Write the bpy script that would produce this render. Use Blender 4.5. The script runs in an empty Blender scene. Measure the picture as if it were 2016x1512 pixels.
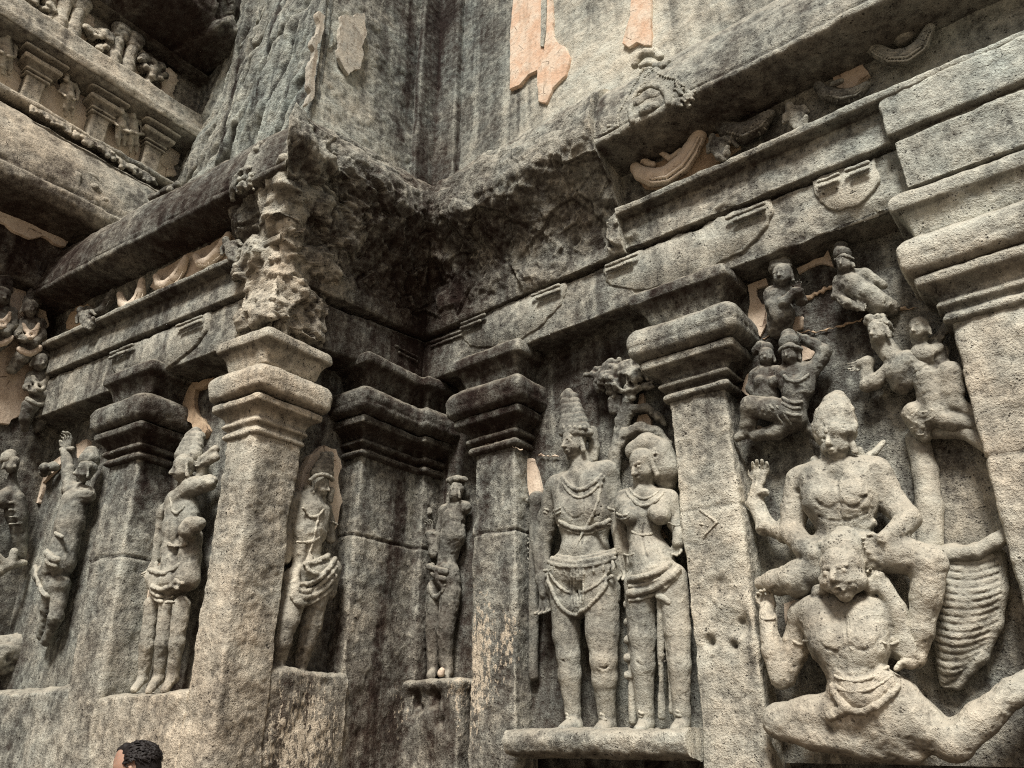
# Rock-cut temple wall: pilasters, lintels, cornices and relief figures in one corner of a courtyard.
import bpy, math, random
import numpy as np
random.seed(4)
RNG = np.random.default_rng(7)
SC = bpy.context.scene
COL = SC.collection
R_ = math.radians

# ------------------------------------------------------------------ camera and wall planes
FPX, PITCH = 1525.0, R_(24.5)
CP, SP = math.cos(PITCH), math.sin(PITCH)
CAM = np.array([0.0, 0.0, 1.6])

def ray(px, py):
    x = (px - 1008) / FPX
    y = -(py - 756) / FPX
    d = np.array([x, CP - y * SP, SP + y * CP])
    return d / np.linalg.norm(d)

class Plane:
    """A vertical wall plane: u runs along the wall, w out of it, z up (metres)."""
    def __init__(s, o, az):
        s.o = np.array([o[0], o[1], 0.0])
        a = R_(az)
        s.az = az
        s.du = np.array([math.sin(a), math.cos(a), 0.0])
        s.n = np.array([s.du[1], -s.du[0], 0.0])
    def hit(s, px, py, w=0.0):
        d = ray(px, py)
        t = (s.n @ (s.o - CAM) + w) / (s.n @ d)
        p = CAM + t * d
        return float((p - s.o) @ s.du), float(p[2]), float(t * (d[1] * CP + d[2] * SP))
    def pt(s, u, w=0.0, z=0.0):
        return s.o + s.du * u + s.n * w + np.array([0, 0, z])
    def shifted(s, w):
        return Plane(s.pt(0, w), s.az)

P0 = 6 * np.array([math.sin(R_(12.6)), math.cos(R_(12.6))])
M = Plane(P0, 128)                                   # main wall, niche background at w = 0
UC = M.hit(775, 1000, .3)[0]
R = Plane(M.pt(UC, 0), 37)                           # return wall of the inner corner
E1 = R.pt(R.hit(500, 880, .3)[0], .3)
L = Plane(E1, 122.6)                                 # left wall, front plane at w = 0
LN = L.shifted(-.34)                                 # left wall, niche background
UL = L.hit(96, 680, 0)[0]
FW = Plane(L.pt(UL, 0), 37)                        # pavilion wall at the far left

def seg_isect(p, d, q, e):
    A = np.array([[d[0], -e[0]], [d[1], -e[1]]])
    t = np.linalg.solve(A, np.array([q[0] - p[0], q[1] - p[1]]))
    return (p + d * t[0])[:2]
C1 = seg_isect(R.pt(0, .3), R.du, M.pt(0, .3), M.du)
XA = L.pt(UL - .6, 0)[:2]
XB = M.pt(4.2, .3)[:2]
XS = M.pt(-.14, .3)[:2]
BASE = np.array([XA, E1[:2], C1, XS, XB])            # front plane of the whole stepped wall
BASE_ZS = np.array([.93, .93, .985, 1.0, 1.0])

# ------------------------------------------------------------------ noise
def _h(ix, iy, iz, seed):
    h = (ix * np.uint32(374761393) + iy * np.uint32(668265263) + iz * np.uint32(2246822519) + np.uint32(seed * 3266489917 & 0xffffffff))
    h = (h ^ (h >> np.uint32(13))) * np.uint32(1274126177)
    h = h ^ (h >> np.uint32(16))
    return (h & np.uint32(0xffff)).astype(np.float32) / 32767.5 - 1.0

def vnoise(P, seed=0):
    P = np.asarray(P, np.float32)
    fl = np.floor(P)
    f = P - fl
    f = f * f * f * (f * (f * 6 - 15) + 10)
    I = (fl.astype(np.int64) + 100000).astype(np.uint32)
    x0, y0, z0 = I[..., 0], I[..., 1], I[..., 2]
    one = np.uint32(1)
    fx, fy, fz = f[..., 0], f[..., 1], f[..., 2]
    def lerp(a, b, t): return a + (b - a) * t
    with np.errstate(over='ignore'):
        c00 = lerp(_h(x0, y0, z0, seed), _h(x0 + one, y0, z0, seed), fx)
        c10 = lerp(_h(x0, y0 + one, z0, seed), _h(x0 + one, y0 + one, z0, seed), fx)
        c01 = lerp(_h(x0, y0, z0 + one, seed), _h(x0 + one, y0, z0 + one, seed), fx)
        c11 = lerp(_h(x0, y0 + one, z0 + one, seed), _h(x0 + one, y0 + one, z0 + one, seed), fx)
    return lerp(lerp(c00, c10, fy), lerp(c01, c11, fy), fz)

def fbm(P, scale, octv=3, seed=0, gain=.5):
    P = np.asarray(P) * scale
    a, s, t = 1.0, 0.0, 0.0
    for o in range(octv):
        s = s + a * vnoise(P, seed + o * 17)
        t += a
        a *= gain
        P = P * 2.03 + 11.7
    return s / t

def facet(P, scale, seed=0, tilt=.8):
    """Chiselled look: each random cell carries its own tilted plane; returns heights of about -1..1."""
    P = np.asarray(P, np.float32) * scale
    base = np.floor(P)
    best = np.full(len(P), 1e9, np.float32); out = np.zeros(len(P), np.float32)
    off = np.array([100000, 100000, 100000])
    for dx in (-1, 0, 1):
        for dy in (-1, 0, 1):
            for dz in (-1, 0, 1):
                c = base + np.array([dx, dy, dz], np.float32)
                I = (c.astype(np.int64) + off).astype(np.uint32)
                with np.errstate(over='ignore'):
                    j = np.stack([_h(I[:, 0], I[:, 1], I[:, 2], seed + q) for q in range(7)], 1)
                d = P - (c + .5 + .45 * j[:, :3])
                dd = (d * d).sum(1)
                v = j[:, 3] * .5 + tilt * (d * j[:, 4:7]).sum(1)
                m = dd < best
                best[m] = dd[m]; out[m] = v[m]
    return out

def sstep(a, b, x):
    t = np.clip((x - a) / (b - a), 0, 1)
    return t * t * (3 - 2 * t)

# ------------------------------------------------------------------ tones over the rock (lum, warm): weathering stains, some painted light and shade
BLOBS = []
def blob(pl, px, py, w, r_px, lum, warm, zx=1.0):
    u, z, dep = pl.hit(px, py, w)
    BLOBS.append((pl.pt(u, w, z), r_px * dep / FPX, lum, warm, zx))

FLECKS = []
def fleck(pl, px, py, w, r_px, amt, zx=1.0):
    u, z, dep = pl.hit(px, py, w)
    FLECKS.append((pl.pt(u, w, z), r_px * dep / FPX, amt, zx))

def fleck_at(P):
    f = np.zeros(len(P), np.float32)
    for c, r, a, zx in FLECKS:
        d = P - c
        f += a * np.exp(-((d[:, 0] ** 2 + d[:, 1] ** 2 + (d[:, 2] / zx) ** 2) / (r * r)))
    return np.clip(f, 0, 1)

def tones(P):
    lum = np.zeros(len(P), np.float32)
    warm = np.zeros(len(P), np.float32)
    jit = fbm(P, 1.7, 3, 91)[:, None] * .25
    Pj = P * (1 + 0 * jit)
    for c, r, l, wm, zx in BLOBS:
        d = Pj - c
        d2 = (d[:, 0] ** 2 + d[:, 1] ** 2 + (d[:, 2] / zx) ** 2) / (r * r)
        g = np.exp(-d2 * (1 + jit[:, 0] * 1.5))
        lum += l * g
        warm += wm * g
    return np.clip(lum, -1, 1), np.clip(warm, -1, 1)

# ------------------------------------------------------------------ mesh output
def props(o, label=None, cat=None, group=None, kind=None):
    if label: o['label'] = label
    if cat: o['category'] = cat
    if group: o['group'] = group
    if kind: o['kind'] = kind
    return o

def thing(name, label, cat, loc, group=None):
    o = bpy.data.objects.new(name, None)
    o.empty_display_size = .1
    o.location = loc
    COL.objects.link(o)
    return props(o, label, cat, group)

def mesh_obj(name, V, Fq, mat, parent=None, caps=(), stone=True, smooth=True):
    """V (n,3) world points, Fq (m,4) quads (or (m,3) tris), caps = lists of vertex indices."""
    V = np.asarray(V, np.float64)
    org = np.array(parent.location) if parent is not None else np.array([V[:, 0].mean(), V[:, 1].mean(), V[:, 2].min()])
    if parent is not None and parent.parent is not None:
        org = np.array(parent.parent.location) + np.array(parent.location)
    me = bpy.data.meshes.new(name)
    Fq = np.asarray(Fq, np.int32)
    k = Fq.shape[1]
    capn = sum(len(c) for c in caps)
    nl = Fq.size + capn
    me.vertices.add(len(V))
    me.vertices.foreach_set('co', (V - org).astype(np.float32).ravel())
    me.loops.add(nl)
    loops = np.concatenate([Fq.ravel()] + [np.asarray(c, np.int32) for c in caps]) if caps else Fq.ravel()
    me.loops.foreach_set('vertex_index', loops.astype(np.int32))
    starts = list(range(0, Fq.size, k))
    tot = [k] * len(Fq)
    s = Fq.size
    for c in caps:
        starts.append(s); tot.append(len(c)); s += len(c)
    me.polygons.add(len(starts))
    me.polygons.foreach_set('loop_start', np.array(starts, np.int32))
    me.polygons.foreach_set('loop_total', np.array(tot, np.int32))
    if smooth:
        sm = np.ones(len(starts), bool)
        if caps: sm[-len(caps):] = False
        me.polygons.foreach_set('use_smooth', sm)
    me.update(calc_edges=True)
    me.validate()
    if stone:
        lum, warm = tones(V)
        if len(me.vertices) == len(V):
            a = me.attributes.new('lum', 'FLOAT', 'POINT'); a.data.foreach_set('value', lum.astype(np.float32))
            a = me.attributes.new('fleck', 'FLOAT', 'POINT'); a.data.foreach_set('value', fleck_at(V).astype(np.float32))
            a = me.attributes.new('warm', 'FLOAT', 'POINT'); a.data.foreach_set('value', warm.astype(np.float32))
    me.materials.append(mat)
    o = bpy.data.objects.new(name, me)
    COL.objects.link(o)
    if parent is not None:
        o.parent = parent
        o.location = (0, 0, 0)
    else:
        o.location = org
    return o

def grid_normals(P):
    di = np.gradient(P, axis=0)
    dj = np.gradient(P, axis=1)
    n = np.cross(di, dj)
    l = np.linalg.norm(n, axis=2, keepdims=True)
    return n / np.maximum(l, 1e-9)

def smooth_grid(P, it_i, it_j):
    P = P.copy()
    for _ in range(it_i):
        P[1:-1] = P[1:-1] * .5 + (P[:-2] + P[2:]) * .25
    for _ in range(it_j):
        P[:, 1:-1] = P[:, 1:-1] * .5 + (P[:, :-2] + P[:, 2:]) * .25
    return P

def resample(pts, res):
    out = [np.array(pts[0], float)]
    for a, b in zip(pts[:-1], pts[1:]):
        a, b = np.array(a, float), np.array(b, float)
        n = max(1, int(math.ceil(np.linalg.norm(b - a) / res)))
        for k in range(1, n + 1):
            out.append(a + (b - a) * k / n)
    return np.array(out)

def mitres(path):
    d = np.diff(path, axis=0)
    d /= np.linalg.norm(d, axis=1, keepdims=True)
    n = np.stack([d[:, 1], -d[:, 0]], 1)
    m = np.zeros_like(path)
    m[0], m[-1] = n[0], n[-1]
    for i in range(1, len(path) - 1):
        m[i] = (n[i - 1] + n[i]) / (1 + n[i - 1] @ n[i])
    return m

def sweep_grid(path, prof, zs=None, res=.015, soft=2, wear=.6, wear_it=10, noise=(.012, .006, .003), path2=None, z01=None, seed=0, hook=None, segs=None):
    path = np.array(path, float)
    pr = resample(prof, res)
    if zs is None: zs = np.ones(len(path))
    m = mitres(path)
    if path2 is not None:
        path2 = np.array(path2, float); m2 = mitres(path2)
    cols = []
    cnt = [max(1, int(math.ceil(np.linalg.norm(path[i + 1] - path[i]) / res))) for i in range(len(path) - 1)]
    offs, zz = pr[:, 0], pr[:, 1]
    Vv = []
    for i in range(len(path)):
        if path2 is not None:
            t = np.clip((z01[1] - zz) / (z01[1] - z01[0]), 0, 1)[:, None]
            xy = path[i] * (1 - t) + path2[i] * t + offs[:, None] * (m[i] * (1 - t) + m2[i] * t)
        else:
            xy = path[i] + offs[:, None] * m[i]
        Vv.append(np.column_stack([xy, 1.6 + (zz - 1.6) * zs[i]]))
    s0, s1 = segs if segs else (0, len(path) - 1)
    for i in range(s0, s1):
        for k in range(cnt[i] + (1 if i == s1 - 1 else 0)):
            t = k / cnt[i]
            cols.append(Vv[i] * (1 - t) + Vv[i + 1] * t)
    P = np.array(cols)
    P = smooth_grid(P, soft, soft)
    if wear > 0:
        S = smooth_grid(P, wear_it, wear_it)
        mk = sstep(-.15, .55, fbm(P.reshape(-1, 3), 3.1, 3, seed + 5)).reshape(P.shape[:2])[..., None] * wear
        P = P * (1 - mk) + S * mk
    N = grid_normals(P)
    Q = P.reshape(-1, 3)
    d = noise[0] * fbm(Q, 1.6, 2, seed + 1) + noise[1] * fbm(Q, 7, 2, seed + 2) + noise[2] * fbm(Q, 26, 2, seed + 3)
    if hook is not None:
        d = d + hook(Q)
    return P + N * d.reshape(P.shape[:2])[..., None]

def grid_faces(ni, nj):
    a = np.arange(ni * nj).reshape(ni, nj)
    return np.stack([a[:-1, :-1], a[1:, :-1], a[1:, 1:], a[:-1, 1:]], -1).reshape(-1, 4)

def sweep(name, path, prof, mat, parent=None, close=True, **kw):
    P = sweep_grid(path, prof, **kw)
    ni, nj = P.shape[:2]
    V = P.reshape(-1, 3)
    F = grid_faces(ni, nj)
    caps = []
    if close:
        n0 = len(V)
        V = np.concatenate([V, P[0], P[-1]])
        caps = [list(range(n0, n0 + nj)), list(range(n0 + 2 * nj - 1, n0 + nj - 1, -1))]
    return mesh_obj(name, V, F, mat, parent, caps)

def patch(name, pl, u0, u1, z0, z1, mat, parent=None, res=.016, w=0.0, noise=(.012, .006, .003), hook=None, seed=0):
    """An open sheet of rock on a wall plane, with a height function hook(u, z, world)."""
    nu = max(2, int((u1 - u0) / res) + 1); nz = max(2, int((z1 - z0) / res) + 1)
    uu, zz = np.meshgrid(np.linspace(u0, u1, nu), np.linspace(z0, z1, nz), indexing='ij')
    Q = pl.o + uu.reshape(-1, 1) * pl.du + zz.reshape(-1, 1) * np.array([0, 0, 1.0])
    d = w + noise[0] * fbm(Q, 1.6, 2, seed + 1) + noise[1] * fbm(Q, 7, 2, seed + 2) + noise[2] * fbm(Q, 26, 2, seed + 3)
    if hook is not None:
        d = d + hook(uu.ravel(), zz.ravel(), Q)
    Q = Q + d[:, None] * pl.n
    return mesh_obj(name, Q, grid_faces(nu, nz), mat, parent)

def slab(name, pl, poly_px, w0, w1, mat, parent=None, jag=.012, seed=0, stone=False, metric=False, bulge=0.0, rim=0.0, res=.03, rough=0.0):
    """A flat plate (plaster, relief disc) with an outline given on the wall, from depth w0 to w1, with ragged edges."""
    pts = [(p if metric else pl.hit(p[0], p[1], w1)[:2]) for p in poly_px]
    pts = resample([*pts, pts[0]], res)[:-1]
    if jag > 0:
        q = np.column_stack([pts, np.full(len(pts), seed * 3.1)])
        pts = pts + np.column_stack([fbm(q, 9, 3, seed), fbm(q, 9, 3, seed + 40)]) * jag * 2
    c = pts.mean(0)
    n = len(pts)
    rings = []
    def ring(k, w):
        pp = c + (pts - c) * k
        wn = w + (fbm(np.column_stack([pp, np.zeros(n)]), 14, 2, seed + 9) * (w1 - w0) * rough if w > w0 + 1e-4 else 0)
        return pl.o + pp[:, :1] * pl.du + pp[:, 1:] * np.array([0, 0, 1.0]) + np.asarray(wn).reshape(-1, 1) * pl.n
    rings.append(ring(1.0, w0)); rings.append(ring(1.0, w1 - max(rim, .004))); rings.append(ring(1 - rim / .3 if rim else .99, w1))
    V = np.concatenate(rings)
    F = []
    for r in range(len(rings) - 1):
        for i in range(n):
            j = (i + 1) % n
            F.append((r * n + i, r * n + j, (r + 1) * n + j, (r + 1) * n + i))
    # outline orientation decides facing
    area = np.sum(pts[:, 0] * np.roll(pts[:, 1], -1) - np.roll(pts[:, 0], -1) * pts[:, 1])
    F = np.array(F)
    cap = list(range((len(rings) - 1) * n, len(rings) * n))
    if area < 0:
        F = F[:, ::-1]; cap = cap[::-1]
    return mesh_obj(name, V, F, mat, parent, [cap], stone=stone, smooth=not metric)

# ------------------------------------------------------------------ implicit sculpting: smooth unions of tapered limbs, meshed with surface nets
class Sculpt:
    def __init__(s, pl, vox=.011):
        s.pl, s.vox = pl, vox
        s.prims = []
    def X(s, p):
        u, z, dep = s.pl.hit(p[0], p[1], p[2])
        return (u, p[2], z, p[3] * dep / FPX)
    def c(s, *pts, k=.025, op=1):
        q = [s.X(p) for p in pts]
        if len(q) == 1:
            s.prims.append((op, k, q[0], q[0]))
        for a, b in zip(q[:-1], q[1:]):
            s.prims.append((op, k, a, b))
        return s
    def m(s, *pts, k=.02, op=1):
        if len(pts) == 1: s.prims.append((op, k, pts[0], pts[0]))
        for a, b in zip(pts[:-1], pts[1:]):
            s.prims.append((op, k, a, b))
        return s
    def arc(s, pts, r, w, k=.008, n=10, op=1, w2=None):
        """A bent cord through pixel points (quadratic through three, else a polyline)."""
        if len(pts) == 3:
            (x0, y0), (x1, y1), (x2, y2) = pts
            bx, by = 2 * x1 - (x0 + x2) / 2, 2 * y1 - (y0 + y2) / 2
            P = [((1 - t) ** 2 * x0 + 2 * t * (1 - t) * bx + t * t * x2, (1 - t) ** 2 * y0 + 2 * t * (1 - t) * by + t * t * y2) for t in np.linspace(0, 1, n)]
        else: P = pts
        nP = len(P) - 1
        ws = [w if w2 is None else w + (w2 - w) * math.sin(math.pi * i / nP) for i in range(nP + 1)]
        return s.c(*[(x, y, ws[i], r) for i, (x, y) in enumerate(P)], k=k, op=op)
    def stack(s, a, b, n, k=.006, flat=1.0):
        """A tall ribbed crown: n rounds from a=(x,y,w,r) up to b."""
        for i in range(n):
            t = i / max(1, n - 1)
            p = [a[j] + (b[j] - a[j]) * t for j in range(4)]
            dx = p[3] * .45 * flat
            s.c((p[0] - dx, p[1], p[2], p[3] * .62), (p[0] + dx, p[1], p[2], p[3] * .62), k=k)
        return s
    def head(s, x, y, w, h, yaw=0, roll=0, pitch=0, worn=0, ears=True):
        """A head with brow, eyes, nose, lips, chin and ears; h = half-height in pixels, yaw turns to the right."""
        u, z, dep = s.pl.hit(x, y, w)
        H = h * dep / FPX
        ya, ro, pi = R_(yaw), R_(roll), R_(pitch)
        fw = np.array([math.sin(ya) * math.cos(pi), math.cos(ya) * math.cos(pi), math.sin(pi)])
        rt = np.array([math.cos(ya), -math.sin(ya), 0.0])
        up = np.cross(rt, fw); up = up / np.linalg.norm(up)
        if up[2] < 0: up = -up
        rt, up = rt * math.cos(ro) + up * math.sin(ro), up * math.cos(ro) - rt * math.sin(ro)
        c0 = np.array([u, w, z])
        def q(a, b, c, r):
            p = c0 + rt * a * H + fw * b * H + up * c * H
            return (p[0], p[1], p[2], r * H)
        s.m(q(0, -.08, .28, .74), q(0, .06, -.2, .62), k=.02)
        s.m(q(0, .22, -.66, .32), q(0, .15, -.45, .45), k=.02)
        s.m(q(-.22, .3, -.3, .36), q(.22, .3, -.3, .36), k=.02)
        if worn < 1:
            s.m(q(0, .62, .16, .10), q(0, .86, -.22, .13), k=.008)                                  # nose
            s.m(q(-.1, .74, -.25, .09), q(.1, .74, -.25, .09), k=.006)
            for sg in (-1, 1):
                s.m(q(sg * .12, .62, .22, .08), q(sg * .42, .52, .24, .07), k=.012)                  # brow
                s.m(q(sg * .3, .53, .04, .13), q(sg * .34, .52, .04, .12), k=.005)                   # eye
                s.m(q(sg * .18, .62, .1, .035), q(sg * .46, .5, .1, .035), k=.004, op=-1)
            s.m(q(-.2, .58, -.5, .075), q(0, .68, -.47, .085), q(.2, .58, -.5, .075), k=.006)        # lips
            s.m(q(-.15, .58, -.61, .075), q(.15, .58, -.61, .075), k=.006)
        if ears:
            for sg in (-1, 1):
                s.m(q(sg * .68, -.05, .12, .12), q(sg * .72, -.02, -.35, .13), q(sg * .74, .0, -.7, .15), k=.01)
        return s
    def hand(s, x, y, w, ang, ln, curl=.5, spread=.35, thumb=1, out=0.0):
        """Palm, four unequal bent fingers and a thumb; ang = pointing direction on the wall (deg, 0 = right, 90 = up)."""
        u, z, dep = s.pl.hit(x, y, w)
        Lh = ln * dep / FPX
        a = R_(ang)
        f = np.array([math.cos(a), 0, math.sin(a)]); sd = np.array([-math.sin(a), 0, math.cos(a)]); o = np.array([0, 1.0, 0])
        c0 = np.array([u, w, z])
        def q(p, r): return (p[0], p[1], p[2], r * Lh)
        for t in (-.16, 0, .16):
            s.m(q(c0 + sd * t * Lh, .13), q(c0 + f * .38 * Lh + sd * t * 1.25 * Lh, .12), k=.006)
        for i, (t, l) in enumerate(((-.27, .40), (-.09, .48), (.09, .46), (.26, .36))):
            b = c0 + f * .42 * Lh + sd * t * Lh
            d1 = f * math.cos(curl * .5) + o * math.sin(curl * .5) + sd * t * spread
            d2 = f * math.cos(curl * 1.4) + o * math.sin(curl * 1.4) + sd * t * spread * .6
            m1 = b + d1 * l * .5 * Lh
            s.m(q(b, .085), q(m1, .078), q(m1 + d2 * l * .55 * Lh, .06), k=.003)
        b = c0 + f * .1 * Lh + sd * thumb * .26 * Lh
        m1 = b + (f * .55 + sd * thumb * .5 + o * .3) * .28 * Lh
        s.m(q(b, .1), q(m1, .085), q(m1 + (f * .8 + o * .35) * .24 * Lh, .07), k=.004)
        return s
    def surf(s):
        """Outermost depth of this sculpture above each point of its wall, as a lookup."""
        if not hasattr(s, '_sf'):
            Fd, lo = s.field()
            ins = Fd < 0
            k = ins.shape[1] - 1 - np.argmax(ins[:, ::-1, :], axis=1)
            wv = np.where(ins.any(1), lo[1] + k * s.vox, -9.0)
            s._sf = (wv, lo)
        return s._sf
    def drape(s, body, pts, r, lift=.4, k=.008, n=16, fall=None, op=1):
        """Lay a cord of radius r (pixels) over another sculpture along pixel points; lift = how far it stands proud, in radii."""
        wv, lo = body.surf()
        if len(pts) == 3:
            (x0, y0), (x1, y1), (x2, y2) = pts
            bx, by = 2 * x1 - (x0 + x2) / 2, 2 * y1 - (y0 + y2) / 2
            pts = [((1 - t) ** 2 * x0 + 2 * t * (1 - t) * bx + t * t * x2, (1 - t) ** 2 * y0 + 2 * t * (1 - t) * by + t * t * y2) for t in np.linspace(0, 1, n)]
        elif len(pts) > 1:
            pts = [tuple(p) for p in resample([np.array(p, float) for p in pts], 8)]
        q = []
        for x, y in pts:
            w = .3
            okp = False
            for _ in range(4):
                u, z, dep = s.pl.hit(x, y, w)
                i = int(round((u - lo[0]) / body.vox)); j = int(round((z - lo[2]) / body.vox))
                if 0 <= i < wv.shape[0] and 0 <= j < wv.shape[1] and wv[i, j] > -5:
                    w = wv[i, j]; okp = True
                else: break
            if okp:
                rm = r * dep / FPX
                u, z, dep = s.pl.hit(x, y, w + rm * (lift - .5))
                q.append((u, w + rm * (lift - .5), z, rm))
            elif q and q[-1] is not None: q.append(None)
        run = []
        def flush():
            if len(run) > 1:
                ww = np.array([p[1] for p in run])
                for _ in range(2): ww[1:-1] = np.maximum(ww[1:-1], (ww[:-2] + ww[2:]) / 2)
                rr_ = [(p[0], float(w), p[2], p[3]) for p, w in zip(run, ww)]
                for a, b in zip(rr_[:-1], rr_[1:]): s.prims.append((op, k, a, b))
            elif len(run) == 1: s.prims.append((op, k, run[0], run[0]))
        for p in q:
            if p is None: flush(); run = []
            else: run.append(p)
        flush()
        return s
    def field(s, pad=.06):
        A = np.array([[*p[2][:4]] for p in s.prims] + [[*p[3][:4]] for p in s.prims])
        lo = (A[:, :3] - A[:, 3:4]).min(0) - pad
        hi = (A[:, :3] + A[:, 3:4]).max(0) + pad
        n = np.ceil((hi - lo) / s.vox).astype(int) + 1
        ax = [lo[i] + np.arange(n[i]) * s.vox for i in range(3)]
        Fd = np.full(n, .25, np.float32)
        for op, k, a, b in s.prims:
            a = np.array(a); b = np.array(b)
            mr = max(a[3], b[3]) + 2.2 * k + s.vox * 2.5
            i0 = np.clip(((np.minimum(a[:3], b[:3]) - mr - lo) / s.vox).astype(int), 0, n - 1)
            i1 = np.clip(((np.maximum(a[:3], b[:3]) + mr - lo) / s.vox).astype(int) + 2, 1, n)
            X = (ax[0][i0[0]:i1[0], None, None] - a[0]).astype(np.float32)
            Y = (ax[1][None, i0[1]:i1[1], None] - a[1]).astype(np.float32)
            Z = (ax[2][None, None, i0[2]:i1[2]] - a[2]).astype(np.float32)
            d = (b - a)[:3]
            L2 = float(d @ d)
            if L2 > 1e-10:
                t = np.clip((X * d[0] + Y * d[1] + Z * d[2]) / L2, 0, 1)
                D = np.sqrt((X - t * d[0]) ** 2 + (Y - t * d[1]) ** 2 + (Z - t * d[2]) ** 2) - (a[3] + (b[3] - a[3]) * t)
            else:
                D = np.sqrt(X ** 2 + Y ** 2 + Z ** 2) - a[3]
            S = Fd[i0[0]:i1[0], i0[1]:i1[1], i0[2]:i1[2]]
            if op > 0:
                h = np.clip(.5 + .5 * (S - D) / k, 0, 1)
                S[...] = S + (D - S) * h - k * h * (1 - h)
            else:
                h = np.clip(.5 - .5 * (S + D) / k, 0, 1)
                S[...] = S + (-D - S) * h + k * h * (1 - h)
        return Fd, lo
    def build(s, name, mat, parent=None, rough=.5, seed=0, stone=True, wmin=None):
        Fd, lo = s.field()
        vox = s.vox
        nx, ny, nz = Fd.shape
        ins = Fd < 0
        c = ins[:-1, :-1, :-1].astype(np.int8)
        for dx in (0, 1):
            for dy in (0, 1):
                for dz in (0, 1):
                    if dx + dy + dz:
                        c = c + ins[dx:nx - 1 + dx, dy:ny - 1 + dy, dz:nz - 1 + dz]
        act = (c > 0) & (c < 8)
        idx = np.argwhere(act)
        if len(idx) == 0: return None
        ids = np.full(act.shape, -1, np.int32)
        ids[act] = np.arange(len(idx))
        acc = np.zeros((len(idx), 3)); cnt = np.zeros(len(idx))
        ofs = [(0, 0, 0), (1, 0, 0), (0, 1, 0), (1, 1, 0), (0, 0, 1), (1, 0, 1), (0, 1, 1), (1, 1, 1)]
        val = {o: Fd[idx[:, 0] + o[0], idx[:, 1] + o[1], idx[:, 2] + o[2]] for o in ofs}
        for o1 in ofs:
            for axn in range(3):
                if o1[axn] == 0:
                    o2 = list(o1); o2[axn] = 1; o2 = tuple(o2)
                    v1, v2 = val[o1], val[o2]
                    x = (v1 < 0) != (v2 < 0)
                    t = np.where(x, v1 / np.where(np.abs(v1 - v2) < 1e-9, 1, v1 - v2), 0)
                    p = np.tile(np.array(o1, float), (len(idx), 1)); p[:, axn] += t
                    acc += p * x[:, None]; cnt += x
        loc = (idx + acc / cnt[:, None]) * vox + lo
        Fq = []
        for axn in range(3):
            a1, a2 = [(1, 2), (2, 0), (0, 1)][axn]
            sl0 = [slice(None)] * 3; sl1 = [slice(None)] * 3
            sl0[axn] = slice(0, -1); sl1[axn] = slice(1, None)
            e = ins[tuple(sl0)] != ins[tuple(sl1)]
            e = np.argwhere(e)
            ok = (e[:, a1] > 0) & (e[:, a2] > 0) & (e[:, a1] < Fd.shape[a1] - 1) & (e[:, a2] < Fd.shape[a2] - 1)
            e = e[ok]
            def at(d1, d2):
                q = e.copy(); q[:, a1] += d1; q[:, a2] += d2
                return ids[q[:, 0], q[:, 1], q[:, 2]]
            q = np.stack([at(-1, -1), at(0, -1), at(0, 0), at(-1, 0)], 1)
            flip = ins[e[:, 0], e[:, 1], e[:, 2]]
            q[~flip] = q[~flip][:, ::-1]
            Fq.append(q)
        Fq = np.concatenate(Fq)
        Fq = Fq[(Fq >= 0).all(1)]
        if wmin is not None:
            cw = loc[Fq, 1].max(1); Fq = Fq[cw > wmin]
            use = np.unique(Fq); mp = np.full(len(loc), -1, np.int32); mp[use] = np.arange(len(use))
            loc = loc[use]; Fq = mp[Fq]
        V = s.pl.o + loc[:, :1] * s.pl.du + loc[:, 1:2] * s.pl.n + loc[:, 2:] * np.array([0, 0, 1.0])
        p0, p1, p2 = V[Fq[:, 0]], V[Fq[:, 1]], V[Fq[:, 2]]
        if np.einsum('ij,ij->i', p0 - V.mean(0), np.cross(p1 - p0, p2 - p0)).sum() < 0: Fq = Fq[:, ::-1]
        if rough > 0:
            a, b, cc = V[Fq[:, 0]], V[Fq[:, 1]], V[Fq[:, 2]]
            fn = np.cross(b - a, cc - a)
            vn = np.zeros_like(V)
            for kk in range(4): np.add.at(vn, Fq[:, kk], fn)
            vn /= np.maximum(np.linalg.norm(vn, axis=1, keepdims=True), 1e-12)
            ch = -.020 * sstep(.28, .55, fbm(V, 6.5, 3, seed + 8)) - .008 * sstep(.1, .4, fbm(V, 22, 2, seed + 9))
            V = V + vn * (rough * (.010 * fbm(V, 5, 2, seed) + .009 * fbm(V, 18, 2, seed + 3) + ch))[:, None]
        lab = np.arange(len(V))
        for _ in range(200):
            m = lab[Fq].min(1)
            new = lab.copy()
            for kk in range(4): np.minimum.at(new, Fq[:, kk], m)
            new = new[new]; new = new[new]
            if (new == lab).all(): break
            lab = new
        fl = lab[Fq[:, 0]]
        roots, cn = np.unique(fl, return_counts=True)
        o = None
        for r_, n_ in sorted(zip(roots, cn), key=lambda t: -t[1]):
            if o is not None and (n_ < 70 or parent is None): continue
            ff = Fq[fl == r_]
            use, inv = np.unique(ff, return_inverse=True)
            p = mesh_obj(name, V[use], inv.reshape(-1, 4), mat, parent, stone=stone)
            o = o or p
        return o
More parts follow.
